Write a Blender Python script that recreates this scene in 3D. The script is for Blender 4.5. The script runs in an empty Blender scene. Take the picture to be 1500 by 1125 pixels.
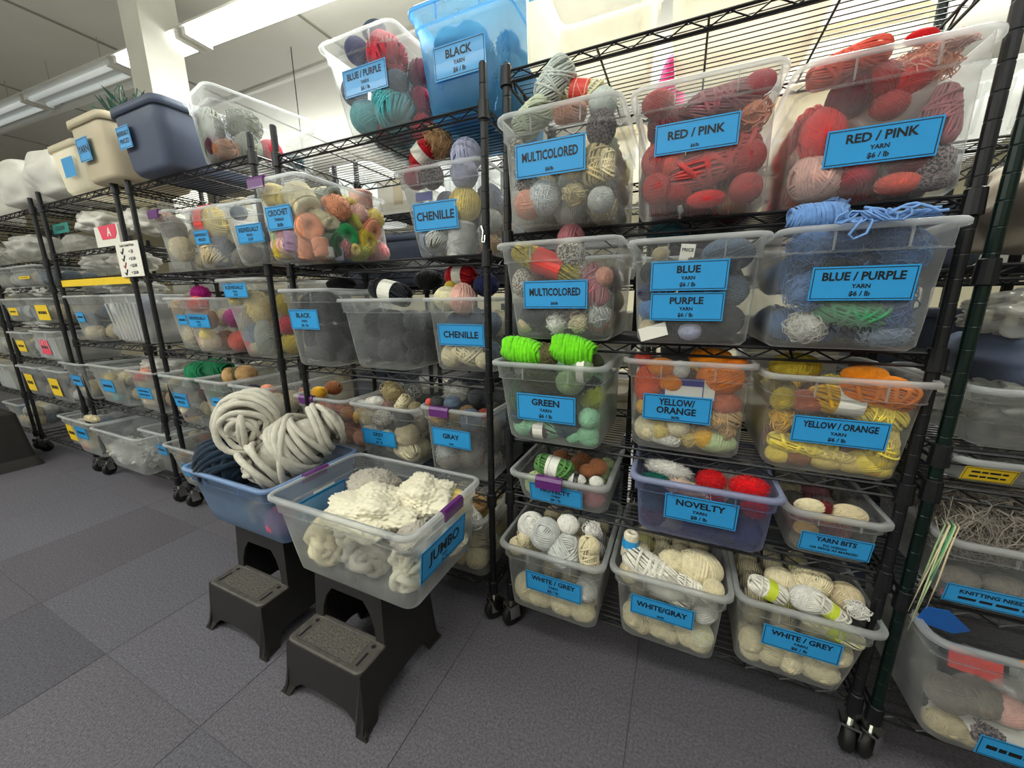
import bpy, math, random
from mathutils import Vector, Matrix, noise
R = random.Random(7)
S = bpy.context.scene
COL = S.collection
PI = math.pi

# ------------------------------------------------------------------ camera, world, light, exposure
cd = bpy.data.cameras.new('camera'); cam = bpy.data.objects.new('camera', cd); COL.objects.link(cam)
cd.sensor_width = 36.0; cd.sensor_fit = 'HORIZONTAL'; cd.lens = 546.27 * 36.0 / 1500.0; cd.clip_start = 0.02
yaw, pit, rol = .42259, .2153, -.00702
fw = Vector((-math.sin(yaw)*math.cos(pit), math.cos(yaw)*math.cos(pit), -math.sin(pit)))
rt = Vector((math.cos(yaw), math.sin(yaw), 0)); up = rt.cross(fw)
r2 = rt*math.cos(rol) + up*math.sin(rol); u2 = up*math.cos(rol) - rt*math.sin(rol)
M = Matrix((r2, u2, -fw)).transposed().to_4x4(); M.translation = Vector((.52257, -1.16519, 1.28493))
cam.matrix_world = M
S.camera = cam
W = bpy.data.worlds.new('world'); S.world = W; W.use_nodes = True
W.node_tree.nodes['Background'].inputs[0].default_value = (.8, .87, 1, 1)
W.node_tree.nodes['Background'].inputs[1].default_value = .3
S.view_settings.view_transform = 'Standard'; S.view_settings.look = 'None'
S.view_settings.gamma = 1; S.view_settings.use_curve_mapping = False
S.view_settings.exposure = 0.0
S.cycles.transparent_max_bounces = 24
S.cycles.max_bounces = 7
S.cycles.diffuse_bounces = 3
def area(name, loc, sx, sy, power, col=(.985, 1, .93), rz=0):
    l = bpy.data.lights.new(name, 'AREA'); l.shape = 'RECTANGLE'; l.size = sx; l.size_y = sy
    l.energy = power; l.color = col
    o = bpy.data.objects.new(name, l); COL.objects.link(o); o.location = loc; o.rotation_euler = (0, 0, rz)
    return o
LROT = math.atan(.057)
# tube rows above racks and over aisle; far and behind rows unseen, without fixtures
for nm, yy, x, L_, P_ in (('racks', 1.02, .5, 5.6, 205), ('aisle', -1.5, -2.0, 9.0, 52), ('far', -3.6, -4.0, 9.0, 170), ('behind', 3.0, -1.2, 9.0, 80)):
    zl = 3.13 if nm == 'racks' else 2.68  # unseen rows hang lower so their added uplights spread over the ceiling
    area('tube_light_' + nm, (x, yy, zl), L_, .14, P_, rz=LROT)
    u = area('added_uplight_' + nm, (x, yy, zl+.16), L_, .14, P_*(.34 if nm == 'racks' else .85), rz=LROT); u.rotation_euler = (PI, 0, LROT)   # upward lamps added to brighten the ceiling

# ------------------------------------------------------------------ mesh helpers
class MB:
    def __init__(s): s.v = []; s.f = []; s.c = None
    def box(s, x0, x1, y0, y1, z0, z1):
        n = len(s.v)
        s.v += [(x, y, z) for z in (z0, z1) for y in (y0, y1) for x in (x0, x1)]
        s.f += [tuple(n+i for i in q) for q in ((0,2,3,1),(4,5,7,6),(0,1,5,4),(2,6,7,3),(0,4,6,2),(1,3,7,5))]
        return s
    def hexa(s, p):
        n = len(s.v); s.v += [tuple(a) for a in p]
        s.f += [tuple(n+i for i in q) for q in ((0,2,3,1),(4,5,7,6),(0,1,5,4),(2,6,7,3),(0,4,6,2),(1,3,7,5))]
        return s
    def tube(s, pts, r, k=6, closed=False, rr=None, caps=True):
        pts = [Vector(p) for p in pts]; m = len(pts); n0 = len(s.v)
        prev = None
        for i, p in enumerate(pts):
            if closed: t = pts[(i+1) % m] - pts[i-1]
            else: t = pts[min(i+1, m-1)] - pts[max(i-1, 0)]
            if t.length < 1e-9: t = Vector((0, 0, 1))
            t.normalize()
            if prev is None:
                a = Vector((0, 0, 1)) if abs(t.z) < .9 else Vector((1, 0, 0))
                u = t.cross(a).normalized()
            else:
                u = (prev - t*prev.dot(t))
                u = u.normalized() if u.length > 1e-6 else t.orthogonal().normalized()
            prev = u; w = t.cross(u)
            q = rr[i] if rr else r
            for j in range(k):
                an = 2*PI*j/k
                s.v.append(tuple(p + (u*math.cos(an) + w*math.sin(an))*q))
        for i in range(m if closed else m-1):
            a = n0 + i*k; b = n0 + ((i+1) % m)*k
            for j in range(k): s.f.append((a+j, a+(j+1) % k, b+(j+1) % k, b+j))
        if not closed and caps:
            s.f.append(tuple(n0+j for j in range(k))[::-1]); s.f.append(tuple(n0+(m-1)*k+j for j in range(k)))
        return s
    def rings(s, rings, cap0=False, cap1=False):
        n0 = len(s.v); k = len(rings[0])
        for r in rings: s.v += [tuple(p) for p in r]
        for i in range(len(rings)-1):
            a = n0+i*k; b = a+k
            for j in range(k): s.f.append((a+j, a+(j+1) % k, b+(j+1) % k, b+j))
        if cap0: s.f.append(tuple(n0+j for j in range(k))[::-1])
        if cap1: s.f.append(tuple(n0+(len(rings)-1)*k+j for j in range(k)))
        return s
    def lathe(s, prof, k=20, axis='z', off=(0, 0, 0)):
        rs = []
        for r, h in prof:
            ring = []
            for j in range(k):
                a = 2*PI*j/k; x, y = r*math.cos(a), r*math.sin(a)
                p = (x, y, h) if axis == 'z' else ((h, x, y) if axis == 'x' else (x, h, y))
                ring.append((p[0]+off[0], p[1]+off[1], p[2]+off[2]))
            rs.append(ring)
        return s.rings(rs, True, True)
    def mesh(s, name, m=None, smooth=False):
        me = bpy.data.meshes.new(name); me.from_pydata(s.v, [], s.f)
        if smooth: me.shade_smooth()
        if s.c:
            a = me.color_attributes.new('Col', 'FLOAT_COLOR', 'POINT')
            flat = []
            for c in s.c: flat += [c[0], c[1], c[2], 1]
            a.data.foreach_set('color', flat)
        if m: me.materials.append(m)
        me.update()
        return me
    def build(s, name, m=None, parent=None, smooth=False, loc=None):
        return link(name, s.mesh(name, m, smooth), parent, loc)
def link(name, me, parent=None, loc=None):
    o = bpy.data.objects.new(name, me); COL.objects.link(o)
    if parent: o.parent = parent
    if loc is not None: o.location = loc
    return o
def tag(o, label=None, cat=None, group=None, kind=None):
    if label: o['label'] = label
    if cat: o['category'] = cat
    if group: o['group'] = group
    if kind: o['kind'] = kind
    return o
def empty(name, loc=(0, 0, 0), rz=0):
    o = bpy.data.objects.new(name, None); COL.objects.link(o); o.location = loc; o.rotation_euler = (0, 0, rz)
    o.empty_display_size = .05
    return o
def copy_tree(o, parent=None):
    c = o.copy(); COL.objects.link(c)
    if parent: c.parent = parent
    for ch in o.children: copy_tree(ch, c)
    return c
def lin(c):
    return tuple(((x/255)/12.92 if x/255 <= .04045 else ((x/255+.055)/1.055)**2.4) for x in c)

# ------------------------------------------------------------------ materials
def newmat(name):
    m = bpy.data.materials.new(name); m.use_nodes = True; nt = m.node_tree; nt.nodes.clear()
    out = nt.nodes.new('ShaderNodeOutputMaterial'); return m, nt, out
def N(nt, t, **k):
    n = nt.nodes.new(t)
    for a, b in k.items():
        if a.startswith('i_'):
            key = a[2:].replace('_', ' '); n.inputs[key].default_value = b
        else: setattr(n, a, b)
    return n
def pbr(name, col, rough=.5, metal=0, noise_amt=0, nscale=20, bump=0, bscale=200, spec=.5, emit=None, objcol=False, coat=0):
    m, nt, out = newmat(name)
    b = N(nt, 'ShaderNodeBsdfPrincipled'); b.inputs['Roughness'].default_value = rough
    b.inputs['Metallic'].default_value = metal; b.inputs['Specular IOR Level'].default_value = spec
    b.inputs['Coat Weight'].default_value = coat
    c = lin(col) + (1,)
    b.inputs['Base Color'].default_value = c
    tc = N(nt, 'ShaderNodeTexCoord')
    src = None
    if objcol:
        src = N(nt, 'ShaderNodeObjectInfo').outputs['Color']
    if noise_amt:
        nz = N(nt, 'ShaderNodeTexNoise'); nz.inputs['Scale'].default_value = nscale; nz.inputs['Detail'].default_value = 4
        nt.links.new(tc.outputs['Object'], nz.inputs['Vector'])
        mp = N(nt, 'ShaderNodeMapRange'); mp.inputs[1].default_value = .3; mp.inputs[2].default_value = .7
        mp.inputs[3].default_value = 1-noise_amt; mp.inputs[4].default_value = 1+noise_amt
        nt.links.new(nz.outputs['Fac'], mp.inputs[0])
        mx = N(nt, 'ShaderNodeVectorMath', operation='SCALE')
        if src: nt.links.new(src, mx.inputs[0])
        else: mx.inputs[0].default_value = c[:3]
        nt.links.new(mp.outputs[0], mx.inputs['Scale']); src = mx.outputs[0]
    if src: nt.links.new(src, b.inputs['Base Color'])
    if bump:
        nb = N(nt, 'ShaderNodeTexNoise'); nb.inputs['Scale'].default_value = bscale; nb.inputs['Detail'].default_value = 3
        nt.links.new(tc.outputs['Object'], nb.inputs['Vector'])
        bp = N(nt, 'ShaderNodeBump'); bp.inputs['Strength'].default_value = bump; bp.inputs['Distance'].default_value = .004
        nt.links.new(nb.outputs['Fac'], bp.inputs['Height']); nt.links.new(bp.outputs[0], b.inputs['Normal'])
    if emit:
        b.inputs['Emission Color'].default_value = tuple(emit[:3]) + (1,); b.inputs['Emission Strength'].default_value = emit[3]
    nt.links.new(b.outputs[0], out.inputs[0])
    return m
def frosted(name, col, op, rough=.28, wispy=.06):
    m, nt, out = newmat(name)
    c = lin(col) + (1,)
    b = N(nt, 'ShaderNodeBsdfPrincipled'); b.inputs['Base Color'].default_value = c; b.inputs['Roughness'].default_value = rough
    b.inputs['Specular IOR Level'].default_value = .6
    tl = N(nt, 'ShaderNodeBsdfTranslucent'); tl.inputs[0].default_value = c
    m1 = N(nt, 'ShaderNodeMixShader'); m1.inputs[0].default_value = .45
    nt.links.new(b.outputs[0], m1.inputs[1]); nt.links.new(tl.outputs[0], m1.inputs[2])
    tr = N(nt, 'ShaderNodeBsdfTransparent'); tr.inputs[0].default_value = tuple(.55+.43*x for x in c[:3]) + (1,)
    m2 = N(nt, 'ShaderNodeMixShader')
    tc = N(nt, 'ShaderNodeTexCoord'); nz = N(nt, 'ShaderNodeTexNoise'); nz.inputs['Scale'].default_value = 9
    nt.links.new(tc.outputs['Object'], nz.inputs['Vector'])
    mp = N(nt, 'ShaderNodeMapRange'); mp.inputs[1].default_value = .3; mp.inputs[2].default_value = .7
    mp.inputs[3].default_value = op-wispy; mp.inputs[4].default_value = op+wispy
    nt.links.new(nz.outputs['Fac'], mp.inputs[0])
    # a wall seen edge-on is a longer way through the plastic
    lw = N(nt, 'ShaderNodeLayerWeight'); lw.inputs[0].default_value = .5
    pw = N(nt, 'ShaderNodeMath', operation='POWER'); pw.inputs[1].default_value = 3.0; nt.links.new(lw.outputs['Facing'], pw.inputs[0])
    ma = N(nt, 'ShaderNodeMath', operation='MULTIPLY_ADD'); ma.use_clamp = True; ma.inputs[1].default_value = .5
    nt.links.new(pw.outputs[0], ma.inputs[0]); nt.links.new(mp.outputs[0], ma.inputs[2]); nt.links.new(ma.outputs[0], m2.inputs[0])
    nt.links.new(tr.outputs[0], m2.inputs[1]); nt.links.new(m1.outputs[0], m2.inputs[2])
    nt.links.new(m2.outputs[0], out.inputs[0])
    return m
def yarnmat(name, mode='obj', fuzz=.25, var=0):
    m, nt, out = newmat(name)
    b = N(nt, 'ShaderNodeBsdfPrincipled'); b.inputs['Roughness'].default_value = .85
    b.inputs['Specular IOR Level'].default_value = .15
    b.inputs['Sheen Weight'].default_value = fuzz; b.inputs['Sheen Roughness'].default_value = .4
    src = (N(nt, 'ShaderNodeObjectInfo').outputs['Color'] if mode == 'obj' else N(nt, 'ShaderNodeVertexColor', layer_name='Col').outputs['Color'])
    tc = N(nt, 'ShaderNodeTexCoord')
    nz = N(nt, 'ShaderNodeTexNoise'); nz.inputs['Scale'].default_value = 3.5 if mode == 'obj' else 40; nz.inputs['Detail'].default_value = 5
    nt.links.new(tc.outputs['Object'], nz.inputs['Vector'])
    mp = N(nt, 'ShaderNodeMapRange'); mp.inputs[1].default_value = .3; mp.inputs[2].default_value = .7
    mp.inputs[3].default_value = .84; mp.inputs[4].default_value = 1.12
    nt.links.new(nz.outputs['Fac'], mp.inputs[0])
    mx = N(nt, 'ShaderNodeVectorMath', operation='SCALE'); nt.links.new(src, mx.inputs[0]); nt.links.new(mp.outputs[0], mx.inputs['Scale'])
    col = mx.outputs[0]
    if var:
        n2 = N(nt, 'ShaderNodeTexNoise'); n2.inputs['Scale'].default_value = 9; n2.inputs['Detail'].default_value = 1
        nt.links.new(tc.outputs['Object'], n2.inputs['Vector'])
        cr = N(nt, 'ShaderNodeValToRGB'); cr.color_ramp.elements[0].position = .45; cr.color_ramp.elements[1].position = .55
        nt.links.new(n2.outputs['Fac'], cr.inputs[0])
        mc = N(nt, 'ShaderNodeMix', data_type='RGBA'); nt.links.new(cr.outputs[0], mc.inputs[0])
        nt.links.new(col, mc.inputs[6]); mc.inputs[7].default_value = lin(var) + (1,)
        col = mc.outputs[2]
    nt.links.new(col, b.inputs['Base Color'])
    if mode == 'obj':
        wv = N(nt, 'ShaderNodeTexNoise'); wv.inputs['Scale'].default_value = 30
    else:
        wv = N(nt, 'ShaderNodeTexWave'); wv.inputs['Scale'].default_value = 55; wv.inputs['Distortion'].default_value = 9; wv.inputs['Detail'].default_value = 1; wv.inputs['Detail Scale'].default_value = .35
    nt.links.new(tc.outputs['Object'], wv.inputs['Vector'])
    bp = N(nt, 'ShaderNodeBump'); bp.inputs['Strength'].default_value = .35 if mode == 'obj' else .9; bp.inputs['Distance'].default_value = .01 if mode == 'obj' else .003
    nt.links.new(wv.outputs['Fac'], bp.inputs['Height']); nt.links.new(bp.outputs[0], b.inputs['Normal'])
    nt.links.new(b.outputs[0], out.inputs[0])
    return m
MAT = {
 'black': pbr('black_powder_coat', (26, 27, 30), .42, .3, .1, 30),
 'green': pbr('dark_green_coat', (9, 30, 26), .35, .3, .1, 30),
 'treadplastic': pbr('scuffed_black_plastic', (74, 71, 66), .6, 0, .25, 30, .3, 200),
 'blackplastic': pbr('black_plastic', (38, 37, 36), .45, 0, .12, 12, .15, 300),
 'grit': pbr('black_grit_tread', (84, 81, 74), .9, 0, .6, 160, .9, 260),
 'rubber': pbr('black_rubber', (18, 18, 18), .6),
 'chrome': pbr('chrome', (215, 215, 210), .16, 1),
 'blue': pbr('blue_card', (46, 156, 222), .4, 0, .04, 8, coat=.15),
 'yellow': pbr('yellow_card', (236, 200, 40), .5, 0, .05, 10),
 'pinkcard': pbr('pink_card', (232, 70, 100), .5),
 'ink': pbr('black_ink', (22, 22, 28), .5),
 'redink': pbr('red_ink', (170, 60, 60), .5),
 'paper': pbr('white_paper', (232, 230, 220), .6, 0, .03, 12),
 'redband': pbr('red_paper_band', (222, 70, 62), .5, 0, .08, 20),
 'navycard': pbr('navy_card', (45, 50, 140), .4),
 'teal': pbr('teal_card', (30, 128, 120), .5),
 'lime': pbr('lime_paper_band', (205, 220, 60), .45),
 'purple': pbr('purple_plastic', (96, 38, 112), .32, coat=.2),
 'orange': pbr('orange_plastic', (235, 150, 80), .4),
 'carpet': pbr('carpet_pile', (110, 108, 112), .95, 0, .30, 130, .9, 300, spec=.1, objcol=True),
 'ceiling': pbr('ceiling_paint', (220, 219, 210), .9, 0, .03, 2),
 'wall': pbr('wall_paint', (225, 218, 190), .9, 0, .03, 2),
 'column': pbr('column_paint', (224, 224, 214), .7, 0, .03, 6),
 'fixture': pbr('fixture_enamel', (228, 228, 222), .4),
 'dimtube': pbr('dim_tube', (240, 242, 240), .35, emit=(.9, 1, 1, .25)),  # weak glow put into the dim tubes
 'tube': pbr('lit_tube', (255, 255, 255), .4, emit=(1, 1, .97, 9)),
 'clear': frosted('frosted_clear_plastic', (230, 233, 233), .19),
 'ribbed': frosted('ribbed_frosted_plastic', (222, 224, 224), .5),
 'milky': frosted('milky_plastic', (236, 232, 214), .5),
 'violet': frosted('violet_tinted_plastic', (176, 184, 226), .26),
 'blue_t': frosted('blue_tinted_plastic', (98, 182, 232), .38),
 'bluegrey_t': frosted('pale_blue_plastic', (150, 178, 214), .46),
 'rim': frosted('thick_frosted_rim', (238, 241, 242), .46, .22, .03),
 'rim_violet': frosted('thick_violet_rim', (190, 200, 236), .7, .22, .03),
 'rim_blue': frosted('thick_blue_rim', (110, 186, 236), .75, .22, .03),
 'rim_bluegrey': frosted('thick_pale_blue_rim', (158, 190, 232), .8, .22, .03),
 'bag': frosted('thin_clear_bag', (236, 236, 230), .34, .12, .2),
 'silver': frosted('crinkled_film', (225, 225, 220), .6, .08, .25),
 'greytub': pbr('slate_blue_plastic', (84, 94, 116), .5, 0, .06, 6),
 'tantub': pbr('tan_plastic', (212, 200, 172), .5, 0, .05, 6),
 'whitetub': frosted('milky_white_plastic', (226, 220, 200), .85, .4, .04),
 'cloth': pbr('grey_cloth', (158, 150, 136), .9, 0, .1, 10, .4, 120),
 'whitecloth': pbr('white_bagged_cloth', (226, 224, 216), .8, 0, .06, 6, .4, 40),
 'bluesheet': pbr('bright_blue_sheet', (28, 110, 205), .35, 0, .08, 8),
 'yarn': yarnmat('yarn_wool'), 'fill': yarnmat('packed_yarn', 'vert'),
 'var_white': yarnmat('variegated_white_yarn', 'obj', .2, (236, 234, 226)),
 'var_dark': yarnmat('variegated_dark_yarn', 'obj', .2, (50, 50, 58)),
 'var_yellow': yarnmat('variegated_yellow_yarn', 'obj', .2, (214, 190, 90)),
 'dark': pbr('dark_void_card', (30, 28, 28), .9),
}
YC = dict(palecoral=(236,160,124), dustypink=(214,134,136), limeyellow=(206,208,104), palepeach=(240,206,180), speckle=(205,205,200), blush=(232,172,150), skywhite=(196,208,222), sand=(214,196,150), whitegrey=(206,208,204),
 cream=(234,222,184), beige=(212,196,160), mauvegrey=(160,140,142), taupe=(140,124,108), mint=(206,216,190), whitemint=(210,220,214),
 paleyellow=(238,232,160), rose=(196,78,78), coral=(236,100,84), red=(228,36,40), brick=(176,44,44), peach=(238,160,130),
 maroon=(112,28,40), mauve=(176,112,120), crimson=(206,30,62), palepink=(240,190,178), olive=(158,150,70), charcoal=(66,68,72),
 white=(236,234,226), lavender=(190,194,222), denim=(96,136,190), navy=(34,40,84), slate=(96,112,132), darkteal=(24,66,76),
 slateblue=(88,118,166), bluegrey=(150,166,186), green=(72,148,104), lightblue=(120,164,226), lime=(118,226,34), oliveyarn=(112,106,70),
 sage=(150,178,130), darkolive=(62,66,44), darkgreen=(50,84,58), yellowgreen=(186,202,64), mintgreen=(150,210,168), plum=(78,36,50),
 orange=(250,148,30), brightorange=(255,140,36), redorange=(242,96,40), rust=(196,110,80), tan=(206,168,116), custard=(238,214,130),
 gold=(236,182,50), palegreen=(196,214,160), mustard=(206,180,62), yellow=(246,222,96), brown=(160,104,66), leafgreen=(92,142,76),
 greybrown=(140,132,122), silk=(244,240,226), bluecone=(238,230,206), aqua=(92,184,192), navyblue=(40,56,130), pinkred=(226,70,90),
 skyblue=(84,150,200), greyblue=(110,130,156), lilac=(176,146,176), green2=(40,140,80), palegreen2=(200,220,180), silver=(206,206,204),
 greygreen=(140,146,132), tantangle=(200,160,116), redwool=(196,26,40), black=(24,26,34), darkblack=(16,16,18), navygrey=(54,60,80),
 magenta=(190,30,140), forest=(22,118,76), greyfuzz=(206,204,198), tealfuzz=(14,96,84), redfuzz=(216,18,28), pinkfuzz=(226,160,170),
 maroonfuzz=(110,20,26), greychenille=(172,166,154), jumbogrey=(200,196,182), darknavy=(30,46,62), pink=(214,90,120), pinkwool=(220,80,110), ivory=(226,220,196))
YN = {'palecoral': 'pale coral', 'dustypink': 'dusty pink', 'limeyellow': 'lime yellow', 'green2': 'green', 'palepeach': 'pale peach', 'skywhite': 'white-blue', 'whitegrey': 'pale grey', 'mauvegrey': 'greyish mauve', 'whitemint': 'minty white', 'paleyellow': 'pale yellow',
 'palepink': 'pale pink', 'slateblue': 'slate blue', 'bluegrey': 'blue-grey', 'lightblue': 'light blue', 'lime': 'lime green', 'oliveyarn': 'olive brown',
 'darkolive': 'dark olive', 'darkgreen': 'dark green', 'yellowgreen': 'yellow-green', 'mintgreen': 'mint green', 'brightorange': 'bright orange',
 'redorange': 'red-orange', 'palegreen': 'pale green', 'leafgreen': 'leaf green', 'greybrown': 'grey-brown', 'silk': 'silky', 'bluecone': 'cream',
 'navyblue': 'navy blue', 'pinkred': 'pinkish red', 'skyblue': 'sky blue', 'greyblue': 'greyish blue', 'greygreen': 'grey-green', 'tantangle': 'tan',
 'redwool': 'deep red', 'darkblack': 'jet black', 'navygrey': 'dark slate', 'forest': 'forest green', 'greyfuzz': 'grey-white', 'tealfuzz': 'teal',
 'redfuzz': 'bright red', 'pinkfuzz': 'dusty pink', 'maroonfuzz': 'maroon', 'speckle': 'speckled grey', 'darkteal': 'dark teal', 'greychenille': 'grey'}
def rgba(n, j=0):
    c = YC[n]; k = 1 + R.uniform(-j, j)
    return tuple(min(1, x*k) for x in lin(c)) + (1,)

# ------------------------------------------------------------------ yarn prototypes (unit size, long axis x)
def core(mb, rx, ry, rz, k=16, m=10):
    rs = []
    for i in range(1, m):
        t = PI*i/m; rs.append([(rx*-math.cos(t), ry*math.sin(t)*math.cos(2*PI*j/k), rz*math.sin(t)*math.sin(2*PI*j/k)) for j in range(k)])
    mb.rings(rs, True, True)
def rotm(rr): return Matrix.Rotation(rr.uniform(0, 2*PI), 3, 'X') @ Matrix.Rotation(rr.uniform(0, 2*PI), 3, 'Y') @ Matrix.Rotation(rr.uniform(0, 2*PI), 3, 'Z')
def proto_ball(seed, bands=8, per=8, sr=.047):
    rr = random.Random(seed); mb = MB(); core(mb, .87, .87, .87)
    for b in range(bands):
        M3 = rotm(rr); rad = .90 + .035*b/bands*2
        for i in range(per):
            lat = (i-(per-1)/2)*.128 + rr.uniform(-.012, .012)
            z = math.sin(lat)*rad; q = math.cos(lat)*rad; w = rr.uniform(-.05, .05); ph = rr.uniform(0, 6)
            pts = [M3 @ Vector((q*math.cos(a), q*math.sin(a), z + w*math.sin(2*a+ph))) for a in (2*PI*j/26 for j in range(26))]
            mb.tube(pts, sr, 4, True)
    return mb.mesh('yarn_ball', MAT['yarn'], True)
def proto_skein(seed, n=34, sr=.07, twist=1.1, L=1.0, fat=1.0, extra=6):
    # x long half-length 1, radius 1 in y/z before scaling (object scale sets real sizes)
    rr = random.Random(seed); mb = MB(); core(mb, .88, .82, .82)
    for i in range(n):
        ph = 2*PI*i/n + rr.uniform(-.05, .05); tw = twist*rr.uniform(.7, 1.3); pts = []; rad = []
        for j in range(15):
            t = -1 + 2*j/14; x = .97*math.copysign(abs(math.sin(t*PI/2))**.9, t)
            q = .93*(1-abs(t)**3.2*.82); a = ph + tw*t
            pts.append((x, q*math.cos(a), q*math.sin(a)))
            rad.append(sr*(.6+.4*(1-abs(t)**3)))
        mb.tube(pts, sr, 4, False, rad)
    for i in range(extra):
        x0 = rr.uniform(-.45, .45); tl = rr.uniform(-.5, .5)
        pts = [(x0 + tl*math.cos(a+1), .97*math.cos(a), .97*math.sin(a)) for a in (2*PI*j/22 for j in range(22))]
        mb.tube(pts, sr*.8, 4, True)
    return mb.mesh('yarn_skein', MAT['yarn'], True)
def proto_wrap(seed, n=17, sr=.075, layers=2, k=5):
    rr = random.Random(seed); mb = MB(); core(mb, .85, .8, .8)
    for l in range(layers):
        for i in range(n):
            x0 = -0.88 + 1.76*i/(n-1); q0 = .96*(1-abs(x0)**3.5*.55) * (1-.06*l)
            tl = (.13 if l % 2 else -.13) + rr.uniform(-.05, .05); ph = rr.uniform(0, 6)
            pts = [(x0 + tl*math.sin(a+ph*.15), q0*math.cos(a)*(1+.03*math.sin(3*a+ph)), q0*math.sin(a)*(1+.03*math.cos(2*a+ph))) for a in (2*PI*j/26 for j in range(26))]
            mb.tube(pts, sr*rr.uniform(.85, 1.1), k, True)
    for s in (-1, 1):
        for i in range(5):
            pts = [(s*(.86+.04*math.sin(j)), (.15+.1*i)*math.cos(2*PI*j/14+i), (.15+.1*i)*math.sin(2*PI*j/14+i)) for j in range(14)]
            mb.tube(pts, sr, 4, True)
    return mb.mesh('wrapped_yarn', MAT['yarn'], True)
def proto_tangle(seed, n=46, sr=.05):
    rr = random.Random(seed); mb = MB(); core(mb, .72, .72, .72)
    for i in range(n):
        c = Vector((rr.gauss(0, 1), rr.gauss(0, 1), rr.gauss(0, 1))).normalized()*.62
        M3 = rotm(rr); r = rr.uniform(.2, .55); e = rr.uniform(.35, 1)
        pts = []
        for j in range(16):
            a = 2*PI*j/16
            p = c + M3 @ Vector((r*math.cos(a), r*e*math.sin(a), .12*math.sin(2*a+i)))
            if p.length > .96: p *= .96/p.length*rr.uniform(.96, 1.05)
            pts.append(p)
        mb.tube(pts, sr, 4, True)
    return mb.mesh('yarn_tangle', MAT['yarn'], True)
def proto_cone():
    mb = MB(); prof = [(.12, -1), (.80, -1), (.84, -.93)]
    n = 22
    for i in range(n):
        x = -.9 + 1.8*i/n; prof += [(.93-.10*i/n, x), (.99-.10*i/n, x+.5*1.8/n)]
    prof += [(.8, .93), (.70, 1), (.30, 1), (.28, .8), (.02, .8)]
    mb.lathe(prof, 22, 'x')
    for i in range(10):
        s = 1 if i % 2 else -1
        pts = [(s*.85*math.sin(a/2+i)*.9, .93*math.cos(a), .93*math.sin(a)) for a in (2*PI*j/22 for j in range(22))]
        mb.tube(pts, .03, 4, True)
    return mb.mesh('thread_cone', MAT['yarn'], True)
def proto_fuzz(seed, n=1500, ln=.38):
    rr = random.Random(seed); mb = MB(); core(mb, .72, .72, .72)
    for i in range(n):
        d = Vector((rr.gauss(0, 1), rr.gauss(0, 1), rr.gauss(0, 1))).normalized()
        a = d.orthogonal().normalized(); b = d.cross(a); ph = rr.uniform(0, 6.28)
        s = (a*math.cos(ph) + b*math.sin(ph)); tip = d*(.68+ln*rr.uniform(.5, 1)) + s*rr.uniform(.05, .25)
        p = d*.66; w = .022; n0 = len(mb.v); t = d.cross(s)
        mb.v += [tuple(p+t*w), tuple(p-t*w), tuple(p+s*w), tuple(tip)]
        mb.f += [(n0, n0+1, n0+3), (n0+1, n0+2, n0+3), (n0+2, n0, n0+3)]
    return mb.mesh('fuzzy_yarn', MAT['yarn'], False)
PROTO = {
 'b': [proto_ball(i) for i in (1, 2, 3)] + [proto_ball(9, 7, 6, .075)],
 's': [proto_skein(4), proto_skein(5, 26, .09, .6)],
 'w': [proto_wrap(6), proto_wrap(61, 13, .1)], 't': [proto_tangle(7), proto_tangle(8, 60, .042)], 'T': [proto_tangle(12, 130, .024), proto_tangle(13, 150, .02)], 'c': [proto_cone()], 'f': [proto_fuzz(10), proto_fuzz(11, 1100, .3)],
}
KN = {'b': ('yarn_ball', 'yarn ball'), 's': ('yarn_skein', 'yarn skein'), 'w': ('wrapped_yarn_ball', 'wound yarn ball'), 't': ('yarn_tangle', 'tangled yarn'),
      'c': ('thread_cone', 'thread cone'), 'f': ('fuzzy_yarn_ball', 'fuzzy yarn')}
def band_mesh(name, m, x0=-.32, x1=.32, r=1.03, flat=None):
    mb = MB(); k = 22
    rs = [[(x, q*math.cos(2*PI*j/k), q*math.sin(2*PI*j/k)) for j in range(k)] for x, q in ((x0, r-.03), (x0, r), (x1, r), (x1, r-.03))]
    mb.rings(rs); return mb.mesh(name, m, False)
BAND = {'white': band_mesh('label_band', MAT['paper']), 'red': band_mesh('label_band', MAT['redband'], -.36, .4),
        'black': band_mesh('label_band', MAT['ink'], -.25, .25, 1.0), 'yellowgreen': band_mesh('label_band', MAT['lime'], -.2, .25)}
YARNS = {}
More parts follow.
